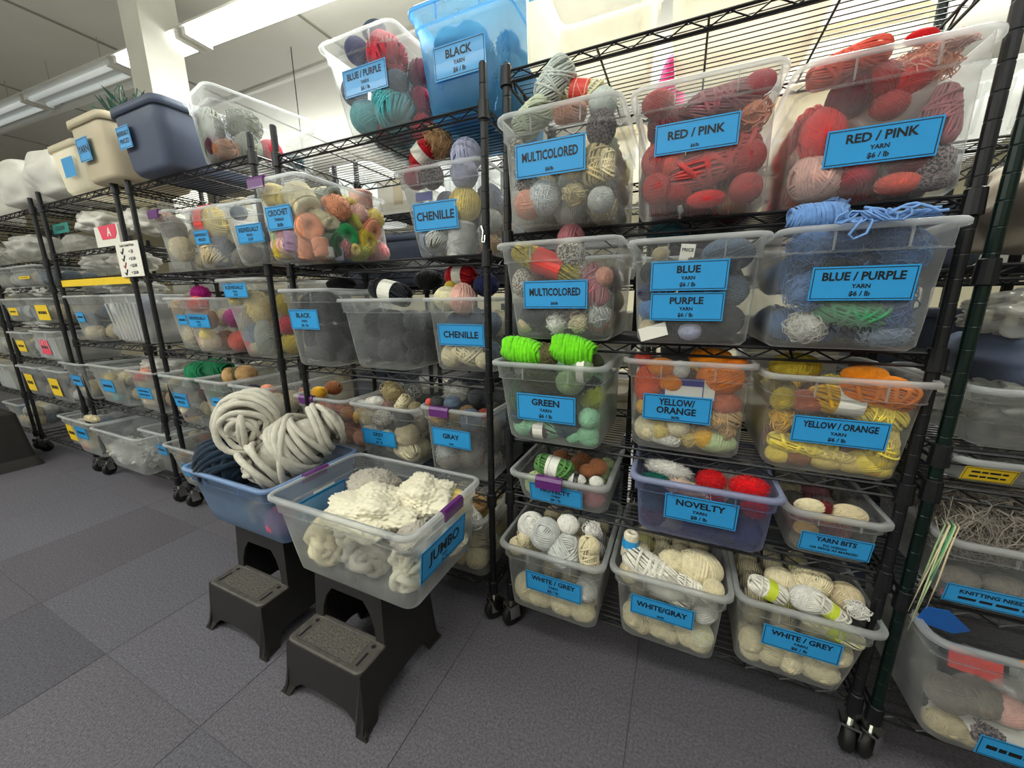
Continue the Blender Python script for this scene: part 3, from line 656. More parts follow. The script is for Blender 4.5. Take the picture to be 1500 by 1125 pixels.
BINS = [
('multi1',(.003,.350,.032,.340),-.13,1.507,1.785,.46,'clear',[(.062,.26,1.71,1.625,['MULTICOLORED','','$6/lb'])],0,'tall clear bin signed MULTICOLORED with pale skeins heaped above its rim','upper MULTICOLORED bin'),
('red1',(.357,.698,.390,.684),-.08,1.507,1.80,.45,'clear',[(0.425,0.61,1.714,1.646,['RED / PINK','','$6/lb'])],0,'clear bin signed RED / PINK between the upper MULTICOLORED bin and the widest RED / PINK bin','middle RED / PINK bin'),
('red2',(.706,1.040,.724,1.034),-.06,1.507,1.785,.46,'clear',[(0.785,0.975,1.649,1.576,['RED / PINK','YARN','$6 / lb'])],0,'large clear bin signed RED / PINK YARN holding a pale pink ball low down','wide RED / PINK bin'),
('multi2',(-.004,.367,.050,.338),-.13,1.174,1.454,.45,'clear',[(.085,.277,1.346,1.267,['MULTICOLORED','','$6/lb'])],0,'clear bin signed MULTICOLORED holding a skein with a red paper band','lower MULTICOLORED bin'),
('bluepurple',(.376,.700,.412,.676),-.13,1.174,1.438,.45,'clear',[(.442,.616,1.383,1.311,['BLUE','YARN','$6 / lb']),(.445,.615,1.307,1.236,['PURPLE','YARN','$6 / lb'])],0,'clear bin with two signs, BLUE YARN above PURPLE YARN','BLUE and PURPLE bin'),
('bigblue',(.705,1.022,.720,.996),-.13,1.174,1.440,.46,'clear',[(.779,.957,1.356,1.284,['BLUE / PURPLE','YARN','$6 / lb'])],0,'clear bin signed BLUE / PURPLE YARN stuffed with tangled denim blue yarn','tangled BLUE / PURPLE bin'),
('green',(-.022,.343,.026,.326),-.14,.842,1.105,.45,'clear',[(0.067,0.256,1.008,0.920,['GREEN','YARN','$6 / lb'])],0,'clear bin signed GREEN YARN with lime green balls heaped on top','GREEN bin'),
('yo1',(.372,.722,.409,.702),-.05,.842,1.122,.45,'clear',[(0.438,0.62,1.021,0.941,['YELLOW/','ORANGE','$6/lb'])],0,'clear bin signed YELLOW/ORANGE with a blue and white yarn wrapper card inside its front','narrow YELLOW/ORANGE bin'),
('yo2',(.728,1.072,.758,1.036),-.06,.842,1.104,.46,'clear',[(0.806,0.996,1.000,0.928,['YELLOW / ORANGE','YARN','$6 / lb'])],0,'wide clear bin signed YELLOW / ORANGE YARN full of yellow skeins','wide YELLOW / ORANGE bin'),
('nov1',(.010,.360,.047,.350),-.08,.595,.712,.42,'clear',[(0.09,0.274,0.683,0.611,['NOVELTY','YARN','$8 / lb'])],1,'shallow clear bin signed NOVELTY with a purple latch','purple latched NOVELTY bin'),
('nov2',(.418,.810,.450,.784),-.105,.593,.786,.44,'violet',[(0.521,0.705,0.749,0.665,['NOVELTY','YARN','$8 / lb'])],0,'violet tinted bin signed NOVELTY YARN with red eyelash yarn on top','violet NOVELTY bin'),
('bits',(.818,1.050,.845,1.030),-.05,.597,.742,.42,'clear',[(0.866,1.018,0.679,0.617,['YARN BITS','TO WEIGH','OR PRICE AS MARKED'])],0,'low clear bin signed YARN BITS beside the right end post','YARN BITS bin'),
('w1',(-.002,.369,.034,.342),-.145,.197,.470,.45,'clear',[(0.1,0.297,0.382,0.304,['WHITE / GREY','YARN','$6 / lb'])],0,'clear bin signed WHITE / GREY under the purple latched NOVELTY bin','left WHITE/GREY bin'),
('w2',(.374,.726,.419,.697),-.11,.197,.463,.45,'clear',[(0.447,0.63,0.382,0.308,['WHITE/GRAY','','$6/lb'])],0,'clear bin signed WHITE/GRAY holding a silky bagged skein on top','WHITE/GRAY bin'),
('w3',(.730,1.075,.758,1.018),-.075,.197,.455,.46,'clear',[(0.81,0.99,0.383,0.309,['WHITE / GREY','YARN','$6 / lb'])],0,'clear bin signed WHITE / GREY at the bottom beside the right caster','right WHITE/GREY bin'),
('bluep',(-.79,-.425,-.70,-.388),0.0,1.893,2.21,.44,'clear',[(-.685,-.482,2.113,2.028,['BLUE / PURPLE','YARN','$6 / lb'])],0,'clear bin signed BLUE / PURPLE YARN standing on the highest shelf','top shelf BLUE / PURPLE bin'),
('black1',(-.395,.0,-.338,-.034),.02,1.893,2.225,.44,'blue',[(-.30,-.105,2.105,2.01,['BLACK','YARN','$6 / lb'])],0,'tall blue tinted bin signed BLACK YARN on the highest shelf','blue tinted BLACK bin'),
('crochet',(-1.045,-.755,-1.015,-.715),-.16,1.453,1.745,.46,'clear',[(-.985,-.84,1.65,1.565,['CROCHET','THREAD','$6/lb'])],1,'clear bin signed CROCHET THREAD with purple latch, full of thread cones','CROCHET THREAD bin'),
('chen1',(-.50,-.112,-.425,-.11),.02,1.453,1.755,.44,'clear',[(-.42,-.228,1.642,1.546,['CHENILLE'])],0,'clear bin signed CHENILLE with a tan yarn bundle piled on top','upper CHENILLE bin'),
('black2',(-1.058,-.752,-1.022,-.80),-.10,1.020,1.345,.44,'clear',[(-1.005,-.835,1.262,1.18,['BLACK','YARN','$6 / lb'])],0,'clear bin signed BLACK YARN on the third shelf down','clear BLACK bin'),
('black3',(-.778,-.412,-.725,-.45),-.05,1.020,1.303,.44,'clear',[],0,'unsigned clear bin of black yarn right of the clear BLACK bin','unsigned black yarn bin'),
('chen2',(-.415,-.08,-.38,-.12),.04,1.020,1.304,.44,'clear',[(-.348,-.144,1.206,1.122,['CHENILLE'])],0,'clear bin signed CHENILLE with pale yellow and pink balls on top','lower CHENILLE bin'),
('boxa',(-1.20,-.84,-1.15,-.86),0.005,.563,.852,.44,'clear',[],1,'clear bin with a purple latch and peach yarn beside the thick grey rope ball','purple latched peach bin'),
('grey',(-.835,-.455,-.79,-.50),.012,.563,.85,.44,'clear',[(-0.775,-0.585,0.730,0.655,['GREY','YARN','$6 / lb'])],0,'clear bin signed GREY YARN left of the GRAY bin','GREY bin'),
('gray2',(-.45,-.115,-.425,-.125),.03,.563,.87,.44,'clear',[(-0.395,-0.21,0.780,0.700,['GRAY','','$6/lb'])],1,'clear bin signed GRAY with a purple latch','GRAY bin'),
('b5',(-.50,-.108,-.46,-.122),-.05,.175,.455,.44,'clear',[(-0.4,-0.2,0.360,0.290,['WHITE','YARN'])],0,'clear bin of cream yarn on the bottom shelf behind the JUMBO bin','cream yarn bin behind the JUMBO bin'),
('ind1',(-2.03,-1.80,-1.98,-1.81),-.06,1.462,1.745,.44,'clear',[],1,'clear bin with a purple latch beside the white price card','purple latched bin by the price card'),
('ind2',(-1.79,-1.42,-1.74,-1.45),-.04,1.462,1.735,.44,'clear',[(-1.72,-1.6,1.64,1.575,['INDIVIDUALLY','PRICED'])],0,'clear bin holding a large cream ball with a red tag','cream ball bin'),
('ind3',(-1.40,-1.10,-1.35,-1.13),-.09,1.462,1.71,.42,'clear',[(-1.30,-1.125,1.622,1.546,['INDIVIDUALLY','PRICED','$2.00'])],0,'clear bin signed INDIVIDUALLY PRICED tucked behind the CROCHET THREAD bin','INDIVIDUALLY PRICED bin'),
('c3a',(-2.24,-2.02,-2.19,-2.03),.018,1.024,1.325,.43,'clear',[(-2.14,-2.05,1.229,1.171,['~'])],0,'narrow clear bin beside the post left of the magenta fluff bin','narrow corner bin'),
('c3b',(-2.005,-1.665,-1.93,-1.69),-.03,1.024,1.32,.44,'clear',[(-1.935,-1.74,1.235,1.164,['INDIVIDUALLY','PRICED','$1.00'])],0,'clear bin with magenta fluff on top','magenta fluff bin'),
('c3c',(-1.60,-1.235,-1.49,-1.24),-.04,1.024,1.405,.44,'clear',[(-1.53,-1.35,1.383,1.317,['INDIVIDUALLY','PRICED','$3.00'])],0,'tall clear bin with its sign taped at the rim and frizzy cream yarn','frizzy cream yarn bin'),
('c4a',(-2.23,-1.85,-2.13,-1.88),-.08,.603,.895,.44,'clear',[(-2.13,-1.99,0.791,0.709,['INDIVIDUALLY','PRICED'])],0,'clear bin with forest green yarn spilling over its rim','forest green yarn bin'),
('c4b',(-1.84,-1.56,-1.78,-1.6),-.09,.603,.898,.44,'clear',[(-1.73,-1.6,0.805,0.755,['~'])],0,'clear bin with olive and tan balls on top','olive and tan bin'),
('c4c',(-1.55,-1.23,-1.5,-1.27),-.09,.603,.895,.44,'clear',[],0,'clear bin with a black ball and a peach ball on top','black and peach bin'),
('c5a',(-2.38,-1.90,-2.26,-1.95),-.07,.175,.44,.44,'clear',[(-2.22,-2.1,0.331,0.244,['~'])],0,'nearly empty clear bin above the far chrome caster','nearly empty bin above the far caster'),
('c5b',(-2.80,-2.41,-2.72,-2.46),-.02,.175,.47,.44,'clear',[(-2.62,-2.5,0.382,0.308,['~'])],0,'clear bin half hidden behind the narrow post, next to the crinkled plastic','half hidden bottom bin'),
('d3a',(-3.40,-2.96,-3.33,-3.02),-.03,1.045,1.35,.44,'clear',[(-3.3,-3.19,1.242,1.173,['~'])],0,'clear bin below the yellow shelf tape at its far end','far bin under the yellow tape'),
('d3b',(-2.95,-2.45,-2.88,-2.5),0.0,1.045,1.35,.44,'ribbed',[],0,'ribbed frosted bin under the dark crinkled bag','ribbed frosted bin'),
('d4a',(-3.74,-3.33,-3.6,-3.36),-.04,.603,.875,.44,'clear',[(-3.62,-3.46,0.781,0.699,['~'])],0,'clear bin at the far end of the fourth shelf with a skewed sign','far fourth shelf bin'),
('d4b',(-3.32,-2.80,-3.25,-2.84),-.03,.603,.883,.44,'clear',[(-3.18,-3,0.780,0.690,['~'])],0,'clear bin with a shiny plastic patch and an aqua ball low down','aqua ball bin'),
('d4c',(-2.79,-2.40,-2.74,-2.44),-.02,.603,.875,.44,'clear',[(-2.72,-2.54,0.762,0.688,['~','~'])],0,'clear bin with shiny peach plastic bulging over its rim','shiny peach bin'),
('d5a',(-3.76,-3.24,-3.66,-3.3),-.09,.175,.455,.44,'clear',[(-3.6,-3.42,0.400,0.305,['~'])],0,'clear bin with cream scraps along its rim, farthest on the bottom shelf','cream scraps bin'),
('d5b',(-3.20,-2.53,-3.05,-2.62),-.12,.175,.455,.44,'clear',[],0,'wide clear bin of crinkled clear plastic on the bottom shelf','crinkled plastic bin'),
('gbig',(1.122,1.62,1.18,1.56),-.10,.18,.50,.46,'clear',[(1.265,1.37,0.258,0.197,['~'])],2,'big clear bin with a red package inside and an orange latch mark','big bin with the red package'),
('gfeather',(1.122,1.52,1.16,1.48),-.06,.555,.74,.42,'clear',[(1.16,1.34,0.619,0.566,['KNITTING NEEDLES','~'])],0,'clear bin overflowing with wiry grey fibre and grassy strands','wiry fibre bin'),
('gtop',(1.124,1.60,1.16,1.56),-.03,.95,1.095,.42,'clear',[],0,'clear bin of crinkled plastic bags beside the dark green post','plastic bag bin by the green post'),
('gflat',(1.125,1.55,1.135,1.54),-.03,.862,.930,.40,'clear',[(1.15,1.235,0.911,0.872,['~','~~'])],3,'flat clear drawer with a yellow sign','flat drawer with the yellow sign'),
]

BYKEY = {}
LATX = {'nov1': -.02, 'crochet': -.075, 'gray2': -.055, 'boxa': -.06, 'ind1': -.03}
HEROCOLS = {}
HEROES = '''
@multi1
t speckle 0.073 -0.057 1.637 0.041 0.042 0
b blush 0.079 -0.049 1.570 0.044 0.043 0
b skywhite 0.125 -0.043 1.584 0.050 0.050 0
t sand 0.222 -0.052 1.580 0.042 0.040 0
b whitegrey 0.294 -0.054 1.558 0.036 0.037 0
s sand 0.279 -0.062 1.643 0.050 0.036 90
s cream 0.310 -0.075 1.638 0.036 0.022 90
b beige 0.213 -0.064 1.651 0.038 0.035 0
b mauvegrey 0.290 -0.067 1.729 0.039 0.046 0
t taupe 0.058 -0.076 1.711 0.028 0.033 0
s mint 0.098 -0.071 1.784 0.058 0.040 -30
s whitemint 0.154 -0.051 1.871 0.059 0.040 -50
s whitegrey 0.111 -0.049 1.817 0.046 0.032 -20
s paleyellow 0.219 -0.022 1.847 0.067 0.029 12 red
b whitemint 0.289 -0.054 1.791 0.039 0.037 0
s blush 0.210 -0.084 1.773 0.043 0.026 0
@red1
b rose 0.433 -0.004 1.648 0.044 0.046 0
b coral 0.464 -0.013 1.639 0.034 0.040 0
s rose 0.562 0.001 1.625 0.107 0.046 -18
b rose 0.437 0.000 1.583 0.045 0.042 0
b red 0.555 -0.016 1.540 0.046 0.022 0
b brick 0.490 -0.010 1.565 0.032 0.030 0
t peach 0.635 -0.012 1.721 0.042 0.046 0
b brick 0.638 -0.006 1.627 0.040 0.041 0
s maroon 0.461 -0.018 1.722 0.059 0.036 0
s mauve 0.573 -0.020 1.753 0.082 0.037 -8
b crimson 0.642 -0.033 1.773 0.034 0.026 0
b rose 0.424 -0.026 1.775 0.042 0.032 0
b rose 0.642 -0.002 1.559 0.037 0.038 0
@red2
b palepink 0.793 0.034 1.572 0.063 0.056 0
b crimson 0.856 0.023 1.572 0.045 0.043 30
b coral 0.935 0.006 1.536 0.042 0.023 0
b red 0.785 0.015 1.657 0.044 0.059 0
b maroon 0.825 0.008 1.727 0.049 0.044 0
b brick 0.870 0.002 1.741 0.041 0.039 0
b red 0.921 -0.002 1.733 0.034 0.041 30
t peach 0.934 0.011 1.751 0.073 0.049 -20
s mauve 0.977 0.008 1.657 0.059 0.037 80
b mauvegrey 0.981 0.024 1.570 0.047 0.045 0
b rose 0.893 -0.002 1.692 0.038 0.030 0
b maroon 0.959 0.015 1.581 0.045 0.037 0
s coral 0.806 -0.010 1.784 0.071 0.031 -14
b red 0.916 -0.026 1.799 0.027 0.014 0
t palepink 0.975 -0.021 1.783 0.040 0.019 0
b crimson 0.790 0.049 1.609 0.033 0.034 0
b mauvegrey 0.986 0.007 1.534 0.044 0.021 0
@multi2
s olive 0.151 -0.070 1.395 0.119 0.036 22 red
b taupe 0.216 -0.064 1.417 0.043 0.049 0
b mauve 0.200 -0.010 1.470 0.041 0.042 0
t taupe 0.271 -0.072 1.361 0.058 0.030 40
s mauve 0.285 -0.064 1.330 0.062 0.036 70
b blush 0.315 -0.075 1.353 0.027 0.027 0
b charcoal 0.094 -0.051 1.238 0.043 0.040 0
t white 0.174 -0.055 1.219 0.038 0.035 0
t cream 0.244 -0.057 1.226 0.033 0.036 0
t whitegrey 0.299 -0.055 1.254 0.038 0.045 0
b beige 0.077 -0.063 1.217 0.026 0.027 0
b taupe 0.068 -0.067 1.343 0.034 0.044 0
b charcoal 0.132 -0.032 1.291 0.055 0.044 0
@bluepurple
b lavender 0.545 -0.064 1.207 0.029 0.024 0
b denim 0.444 -0.063 1.266 0.032 0.031 0
b navy 0.433 -0.074 1.310 0.024 0.027 0
b slate 0.616 -0.046 1.398 0.061 0.042 0
b slate 0.622 -0.022 1.312 0.053 0.047 0
b charcoal 0.624 -0.028 1.235 0.049 0.043 0
b beige 0.461 -0.089 1.404 0.023 0.018 0
b darkteal 0.467 0.041 1.471 0.058 0.032 0
s charcoal 0.540 -0.040 1.260 0.062 0.034 0
b charcoal 0.459 -0.010 1.363 0.054 0.043 0
b charcoal 0.548 -0.005 1.368 0.055 0.049 0
b beige 0.442 -0.065 1.214 0.027 0.024 0
b charcoal 0.612 -0.018 1.210 0.044 0.030 0
@bigblue
t denim 0.786 -0.053 1.406 0.057 0.056 0
t slateblue 0.844 -0.060 1.410 0.049 0.050 0
t slateblue 0.918 -0.060 1.409 0.053 0.048 0
t denim 0.944 -0.053 1.383 0.054 0.053 0
t slateblue 0.943 -0.044 1.283 0.052 0.063 0
t denim 0.786 -0.047 1.309 0.052 0.057 0
t slateblue 0.934 -0.046 1.247 0.060 0.047 0
t navy 0.883 -0.037 1.315 0.053 0.042 0
t navy 0.923 -0.039 1.219 0.054 0.039 0
t bluegrey 0.939 -0.060 1.208 0.054 0.028 0
s green 0.872 -0.061 1.257 0.065 0.032 12
t white 0.797 -0.044 1.224 0.050 0.044 0
w lightblue 0.782 -0.062 1.469 0.053 0.029 0
t slateblue 0.817 -0.042 1.483 0.037 0.029 0
s lightblue 0.888 -0.097 1.446 0.079 0.013 -4
t slateblue 0.947 -0.063 1.449 0.053 0.017 0
@green
w lime 0.072 -0.079 1.135 0.065 0.042 8
w lime 0.231 -0.077 1.144 0.063 0.044 10
t oliveyarn 0.156 -0.082 1.129 0.046 0.039 0
b sage 0.266 -0.085 1.090 0.034 0.042 0 white
b darkolive 0.276 -0.041 1.105 0.045 0.030 0
b darkgreen 0.062 -0.063 0.979 0.046 0.066 0
b darkolive 0.125 -0.070 1.036 0.076 0.045 0
b yellowgreen 0.279 0.012 0.987 0.042 0.050 0
b mintgreen 0.288 -0.072 0.937 0.033 0.032 0
b mintgreen 0.074 -0.056 0.887 0.042 0.039 0
s mintgreen 0.124 -0.060 0.891 0.075 0.035 6
b mintgreen 0.286 -0.066 0.879 0.036 0.031 0
b mintgreen 0.243 -0.072 0.870 0.026 0.022 0
b mintgreen 0.292 -0.075 0.868 0.030 0.020 0
b darkteal 0.057 -0.070 0.920 0.034 0.033 0
b plum 0.130 -0.064 0.883 0.052 0.035 0 white
b darkteal 0.215 -0.056 0.902 0.048 0.045 0
b sage 0.227 -0.077 1.045 0.046 0.039 0
@yo1
b orange 0.482 -0.002 1.098 0.042 0.027 0
b white 0.532 -0.004 1.094 0.027 0.024 0
b orange 0.606 0.027 1.127 0.058 0.028 0
b brightorange 0.670 0.019 1.117 0.030 0.019 0
b coral 0.426 0.034 1.112 0.029 0.024 0
b redorange 0.448 0.023 1.038 0.046 0.061 0
b brightorange 0.637 0.022 1.071 0.063 0.049 0
b orange 0.513 0.009 1.052 0.040 0.033 0
b rust 0.649 0.016 1.001 0.050 0.036 0
s tan 0.652 0.020 0.958 0.047 0.036 0
t tan 0.668 0.018 0.927 0.031 0.040 0
b cream 0.456 0.035 0.897 0.044 0.049 0
b custard 0.488 0.025 0.899 0.038 0.035 0
b cream 0.539 0.020 0.914 0.035 0.032 0
t custard 0.568 0.029 0.884 0.037 0.036 0
b gold 0.612 0.022 0.889 0.034 0.031 0
s white 0.504 0.013 0.872 0.046 0.017 8
b palegreen 0.638 0.026 0.881 0.060 0.033 0
b gold 0.442 0.009 0.971 0.029 0.026 0
@yo2
b mustard 0.812 0.057 1.109 0.060 0.038 0
b orange 0.944 0.012 1.105 0.047 0.023 0
b orange 0.989 0.001 1.088 0.039 0.020 0
s gold 0.917 0.003 1.037 0.082 0.037 4 white
s brightorange 0.969 -0.003 1.059 0.074 0.033 6
b mustard 0.784 -0.005 1.030 0.029 0.033 0
b rust 0.836 -0.003 1.030 0.042 0.031 0
t gold 0.793 0.007 0.975 0.035 0.042 0
s yellow 0.841 0.005 0.907 0.077 0.026 10
b yellow 0.795 0.010 0.875 0.032 0.027 0
b brown 0.832 0.011 0.875 0.043 0.027 0
b custard 0.899 0.013 0.876 0.044 0.028 0
b custard 0.953 0.011 0.874 0.041 0.026 0
b yellow 0.984 0.013 0.881 0.050 0.032 0
s yellow 0.986 0.002 1.009 0.049 0.034 20
s yellow 0.997 0.009 0.948 0.050 0.034 80
b mustard 0.998 0.010 0.892 0.037 0.030 0
b gold 0.998 0.008 0.871 0.034 0.023 0
b yellow 1.009 0.006 0.869 0.024 0.021 0
s custard 0.911 -0.003 0.892 0.042 0.016 10
s custard 0.997 0.001 0.956 0.037 0.028 60
@nov1
s leafgreen 0.166 -0.025 0.734 0.068 0.036 6 white
b brown 0.306 0.020 0.740 0.032 0.031 0
b white 0.249 -0.039 0.709 0.032 0.021 0 black
b white 0.314 -0.040 0.714 0.024 0.020 0
b brown 0.278 0.003 0.728 0.032 0.024 0
b palegreen 0.092 0.002 0.648 0.043 0.047 0
b palegreen 0.129 0.003 0.639 0.049 0.038 0
f pinkfuzz 0.293 0.001 0.637 0.052 0.036 0
@nov2
f greyfuzz 0.523 -0.026 0.792 0.079 0.030 6
f tealfuzz 0.492 -0.060 0.768 0.049 0.023 0
t palepeach 0.569 -0.055 0.752 0.079 0.027 10
f redfuzz 0.637 -0.042 0.786 0.043 0.034 0
f redfuzz 0.728 -0.039 0.783 0.060 0.037 0
b plum 0.502 -0.022 0.639 0.048 0.040 0
b greybrown 0.537 -0.029 0.629 0.047 0.030 0
b navy 0.636 -0.026 0.633 0.070 0.034 0
f redfuzz 0.748 -0.044 0.730 0.037 0.035 0
b navy 0.730 -0.024 0.639 0.051 0.040 0
b darkteal 0.487 -0.038 0.691 0.038 0.035 0
b charcoal 0.690 -0.035 0.624 0.044 0.025 0
@bits
b cream 0.879 -0.010 0.745 0.037 0.021 0
f maroonfuzz 0.904 -0.006 0.744 0.033 0.024 0
b beige 0.962 -0.002 0.735 0.043 0.028 0
b gold 0.921 -0.015 0.721 0.025 0.011 0
b tan 0.882 0.004 0.671 0.030 0.021 0
b greybrown 0.878 0.020 0.629 0.027 0.026 0
b mauvegrey 1.001 0.016 0.624 0.025 0.021 0
b mauve 0.952 0.017 0.624 0.030 0.021 0
@w1
b white 0.096 -0.056 0.508 0.056 0.050 -30
b cream 0.058 -0.091 0.442 0.034 0.033 0
t cream 0.085 -0.092 0.480 0.038 0.034 0
b whitegrey 0.154 -0.072 0.503 0.054 0.056 0
b whitegrey 0.226 -0.075 0.457 0.060 0.062 0
s cream 0.310 -0.094 0.488 0.057 0.032 85
b cream 0.323 -0.102 0.523 0.024 0.029 0
b white 0.222 -0.032 0.533 0.040 0.034 0
t white 0.311 -0.054 0.547 0.036 0.032 0
b cream 0.079 -0.063 0.265 0.043 0.053 0
b cream 0.084 -0.056 0.251 0.044 0.048 0
b cream 0.084 -0.060 0.243 0.041 0.040 0
b cream 0.151 -0.059 0.245 0.043 0.042 0
b cream 0.125 -0.061 0.244 0.043 0.041 0
b cream 0.232 -0.062 0.241 0.042 0.038 0
b cream 0.300 -0.068 0.235 0.038 0.032 0
b cream 0.290 -0.064 0.242 0.043 0.039 0
b cream 0.213 -0.064 0.243 0.044 0.040 0
b white 0.304 -0.075 0.340 0.039 0.043 0
b cream 0.240 -0.050 0.296 0.043 0.040 0
@w2
b cream 0.438 -0.041 0.423 0.036 0.042 0
s silk 0.509 -0.037 0.447 0.101 0.043 20
b cream 0.563 -0.005 0.475 0.048 0.036 0
b cream 0.634 0.001 0.471 0.070 0.052 0
s silk 0.619 -0.058 0.430 0.054 0.030 20
b cream 0.674 -0.061 0.454 0.030 0.029 0
c bluecone 0.428 -0.015 0.503 0.045 0.026 -85
b cream 0.459 0.021 0.466 0.032 0.036 0
b cream 0.458 -0.032 0.260 0.040 0.048 0
b cream 0.470 -0.024 0.244 0.045 0.041 0
b beige 0.488 -0.032 0.236 0.037 0.033 0
b cream 0.541 -0.029 0.240 0.050 0.037 0
b cream 0.573 -0.037 0.231 0.031 0.028 0
b cream 0.622 -0.024 0.244 0.044 0.041 0
b cream 0.654 -0.036 0.232 0.039 0.029 0
b paleyellow 0.657 -0.033 0.257 0.038 0.040 0
b white 0.658 -0.040 0.362 0.041 0.047 0
b cream 0.523 -0.014 0.266 0.046 0.038 0
s silk 0.566 -0.054 0.398 0.060 0.031 10
@w3
s silk 0.812 -0.027 0.475 0.051 0.028 20 yellowgreen
b white 0.908 -0.019 0.469 0.048 0.037 0
s silk 0.950 -0.033 0.466 0.048 0.023 35 yellowgreen
b cream 0.925 0.034 0.491 0.055 0.041 0
b beige 1.003 0.026 0.472 0.042 0.043 0
t white 1.011 -0.032 0.484 0.036 0.024 20
b cream 0.850 0.027 0.481 0.040 0.033 0
s paleyellow 0.970 -0.025 0.400 0.071 0.025 12 yellowgreen
b cream 0.849 0.011 0.246 0.046 0.043 0
b cream 0.899 0.001 0.241 0.035 0.038 0
b cream 0.961 0.005 0.240 0.048 0.037 0
b cream 0.973 0.000 0.237 0.047 0.034 0
b cream 0.995 -0.005 0.320 0.038 0.039 0
b cream 0.795 -0.004 0.273 0.034 0.043 0
b cream 0.801 0.001 0.234 0.032 0.031 0
b cream 0.883 0.014 0.297 0.041 0.034 0
b cream 0.988 0.014 0.283 0.039 0.032 0
@bluep
b aqua -0.656 0.096 1.987 0.059 0.061 0
b aqua -0.628 0.090 1.982 0.052 0.059 0
s aqua -0.524 0.102 1.999 0.066 0.074 60
b navyblue -0.641 0.063 2.187 0.043 0.046 0
b slate -0.687 0.078 2.072 0.048 0.049 0
s pinkred -0.521 0.082 2.152 0.059 0.066 30
b slate -0.489 0.072 2.058 0.059 0.041 0
b slate -0.590 0.100 2.260 0.050 0.031 0
b mauve -0.595 0.113 1.954 0.048 0.033 0
@black1
b skyblue -0.282 0.136 2.014 0.064 0.051 0
b slateblue -0.191 0.150 2.035 0.057 0.064 0
b greyblue -0.222 0.164 2.151 0.071 0.073 0
b greyblue -0.300 0.167 2.166 0.065 0.072 0
@crochet
c custard -0.946 -0.090 1.691 0.059 0.047 15
c cream -0.844 -0.077 1.667 0.058 0.059 40
c palecoral -0.828 -0.078 1.570 0.048 0.055 0
c palecoral -0.840 -0.080 1.498 0.043 0.039 0
c palecoral -0.761 -0.086 1.494 0.034 0.032 0
b dustypink -0.939 -0.076 1.562 0.049 0.051 0
c cream -0.790 -0.048 1.614 0.043 0.030 35
c cream -0.777 -0.010 1.603 0.033 0.033 0
c palepink -0.964 -0.079 1.516 0.042 0.046 0
c mustard -0.977 -0.085 1.499 0.033 0.040 0
c lilac -0.896 -0.083 1.524 0.038 0.050 0
t palegreen -0.979 -0.090 1.547 0.034 0.058 0
c skyblue -0.795 0.000 1.644 0.044 0.039 10
c green2 -0.783 0.035 1.551 0.051 0.057 0
c darkgreen -0.771 -0.030 1.510 0.043 0.050 0
c limeyellow -0.789 0.104 1.629 0.046 0.047 0
c palecoral -0.783 0.169 1.593 0.048 0.068 15
c mustard -0.773 0.134 1.545 0.045 0.061 0
c custard -0.758 0.055 1.501 0.034 0.029 0
c white -0.742 -0.068 1.478 0.019 0.019 0
c lavender -0.747 -0.017 1.478 0.025 0.019 0
c cream -0.770 0.204 1.516 0.049 0.025 0
c palepink -0.804 0.184 1.710 0.055 0.049 0
c custard -0.794 0.090 1.689 0.040 0.035 20
b yellow -0.987 -0.099 1.477 0.023 0.018 0
c greygreen -0.812 0.013 1.699 0.055 0.039 0
@chen1
t tantangle -0.347 0.118 1.862 0.060 0.065 0
b redwool -0.403 0.099 1.823 0.062 0.040 -35 white
b lavender -0.225 0.114 1.797 0.058 0.055 0
b mauve -0.422 0.082 1.743 0.051 0.042 0
b mauvegrey -0.358 0.085 1.740 0.045 0.047 0
b lavender -0.222 0.090 1.731 0.053 0.050 0
b custard -0.234 0.108 1.635 0.060 0.067 0
b bluegrey -0.379 0.112 1.527 0.054 0.055 0
s whitegrey -0.345 0.091 1.518 0.031 0.048 70
c silver -0.259 0.112 1.514 0.067 0.053 0
@black2
b black -0.955 0.024 1.270 0.075 0.071 0
b black -0.898 0.022 1.270 0.072 0.068 0
b black -0.959 0.018 1.131 0.063 0.071 0
b black -0.882 0.015 1.137 0.060 0.068 0
b charcoal -0.944 -0.012 1.077 0.061 0.038 0
b black -0.941 0.150 1.373 0.093 0.031 0
b black -0.933 0.145 1.368 0.063 0.026 0
@black3
b black -0.668 0.097 1.195 0.073 0.069 0
b black -0.598 0.092 1.198 0.064 0.066 0
b black -0.674 0.072 1.092 0.054 0.056 0
b black -0.601 0.070 1.092 0.052 0.054 0
s black -0.582 0.075 1.330 0.096 0.046 12 white
b black -0.659 0.085 1.342 0.040 0.036 0
b darkblack -0.506 0.232 1.384 0.072 0.043 0
@chen2
b paleyellow -0.333 0.120 1.301 0.058 0.051 0
b palepink -0.265 0.122 1.299 0.053 0.061 0
s redwool -0.318 0.199 1.393 0.067 0.040 0 white
b mustard -0.329 0.136 1.337 0.027 0.034 0
b navy -0.204 0.204 1.353 0.055 0.045 0
b cream -0.325 0.128 1.073 0.052 0.047 0
s cream -0.252 0.122 1.087 0.061 0.043 20
b cream -0.175 0.113 1.063 0.032 0.033 0
b slate -0.314 0.189 1.195 0.071 0.061 0
b slate -0.267 0.185 1.212 0.067 0.058 0
b navy -0.312 0.171 1.140 0.069 0.048 0
@boxa
b peach -1.048 0.075 0.731 0.041 0.056 0
b gold -1.130 0.117 0.844 0.046 0.032 0
b brown -1.125 0.201 0.851 0.051 0.037 0
b rust -1.101 0.104 0.748 0.064 0.051 0
b palepink -1.119 0.078 0.727 0.043 0.044 0
@grey
t whitegrey -0.766 0.052 0.840 0.044 0.019 0
t white -0.705 0.056 0.856 0.055 0.025 -10
t sand -0.693 0.160 0.881 0.064 0.050 20
t speckle -0.573 0.170 0.893 0.050 0.039 0
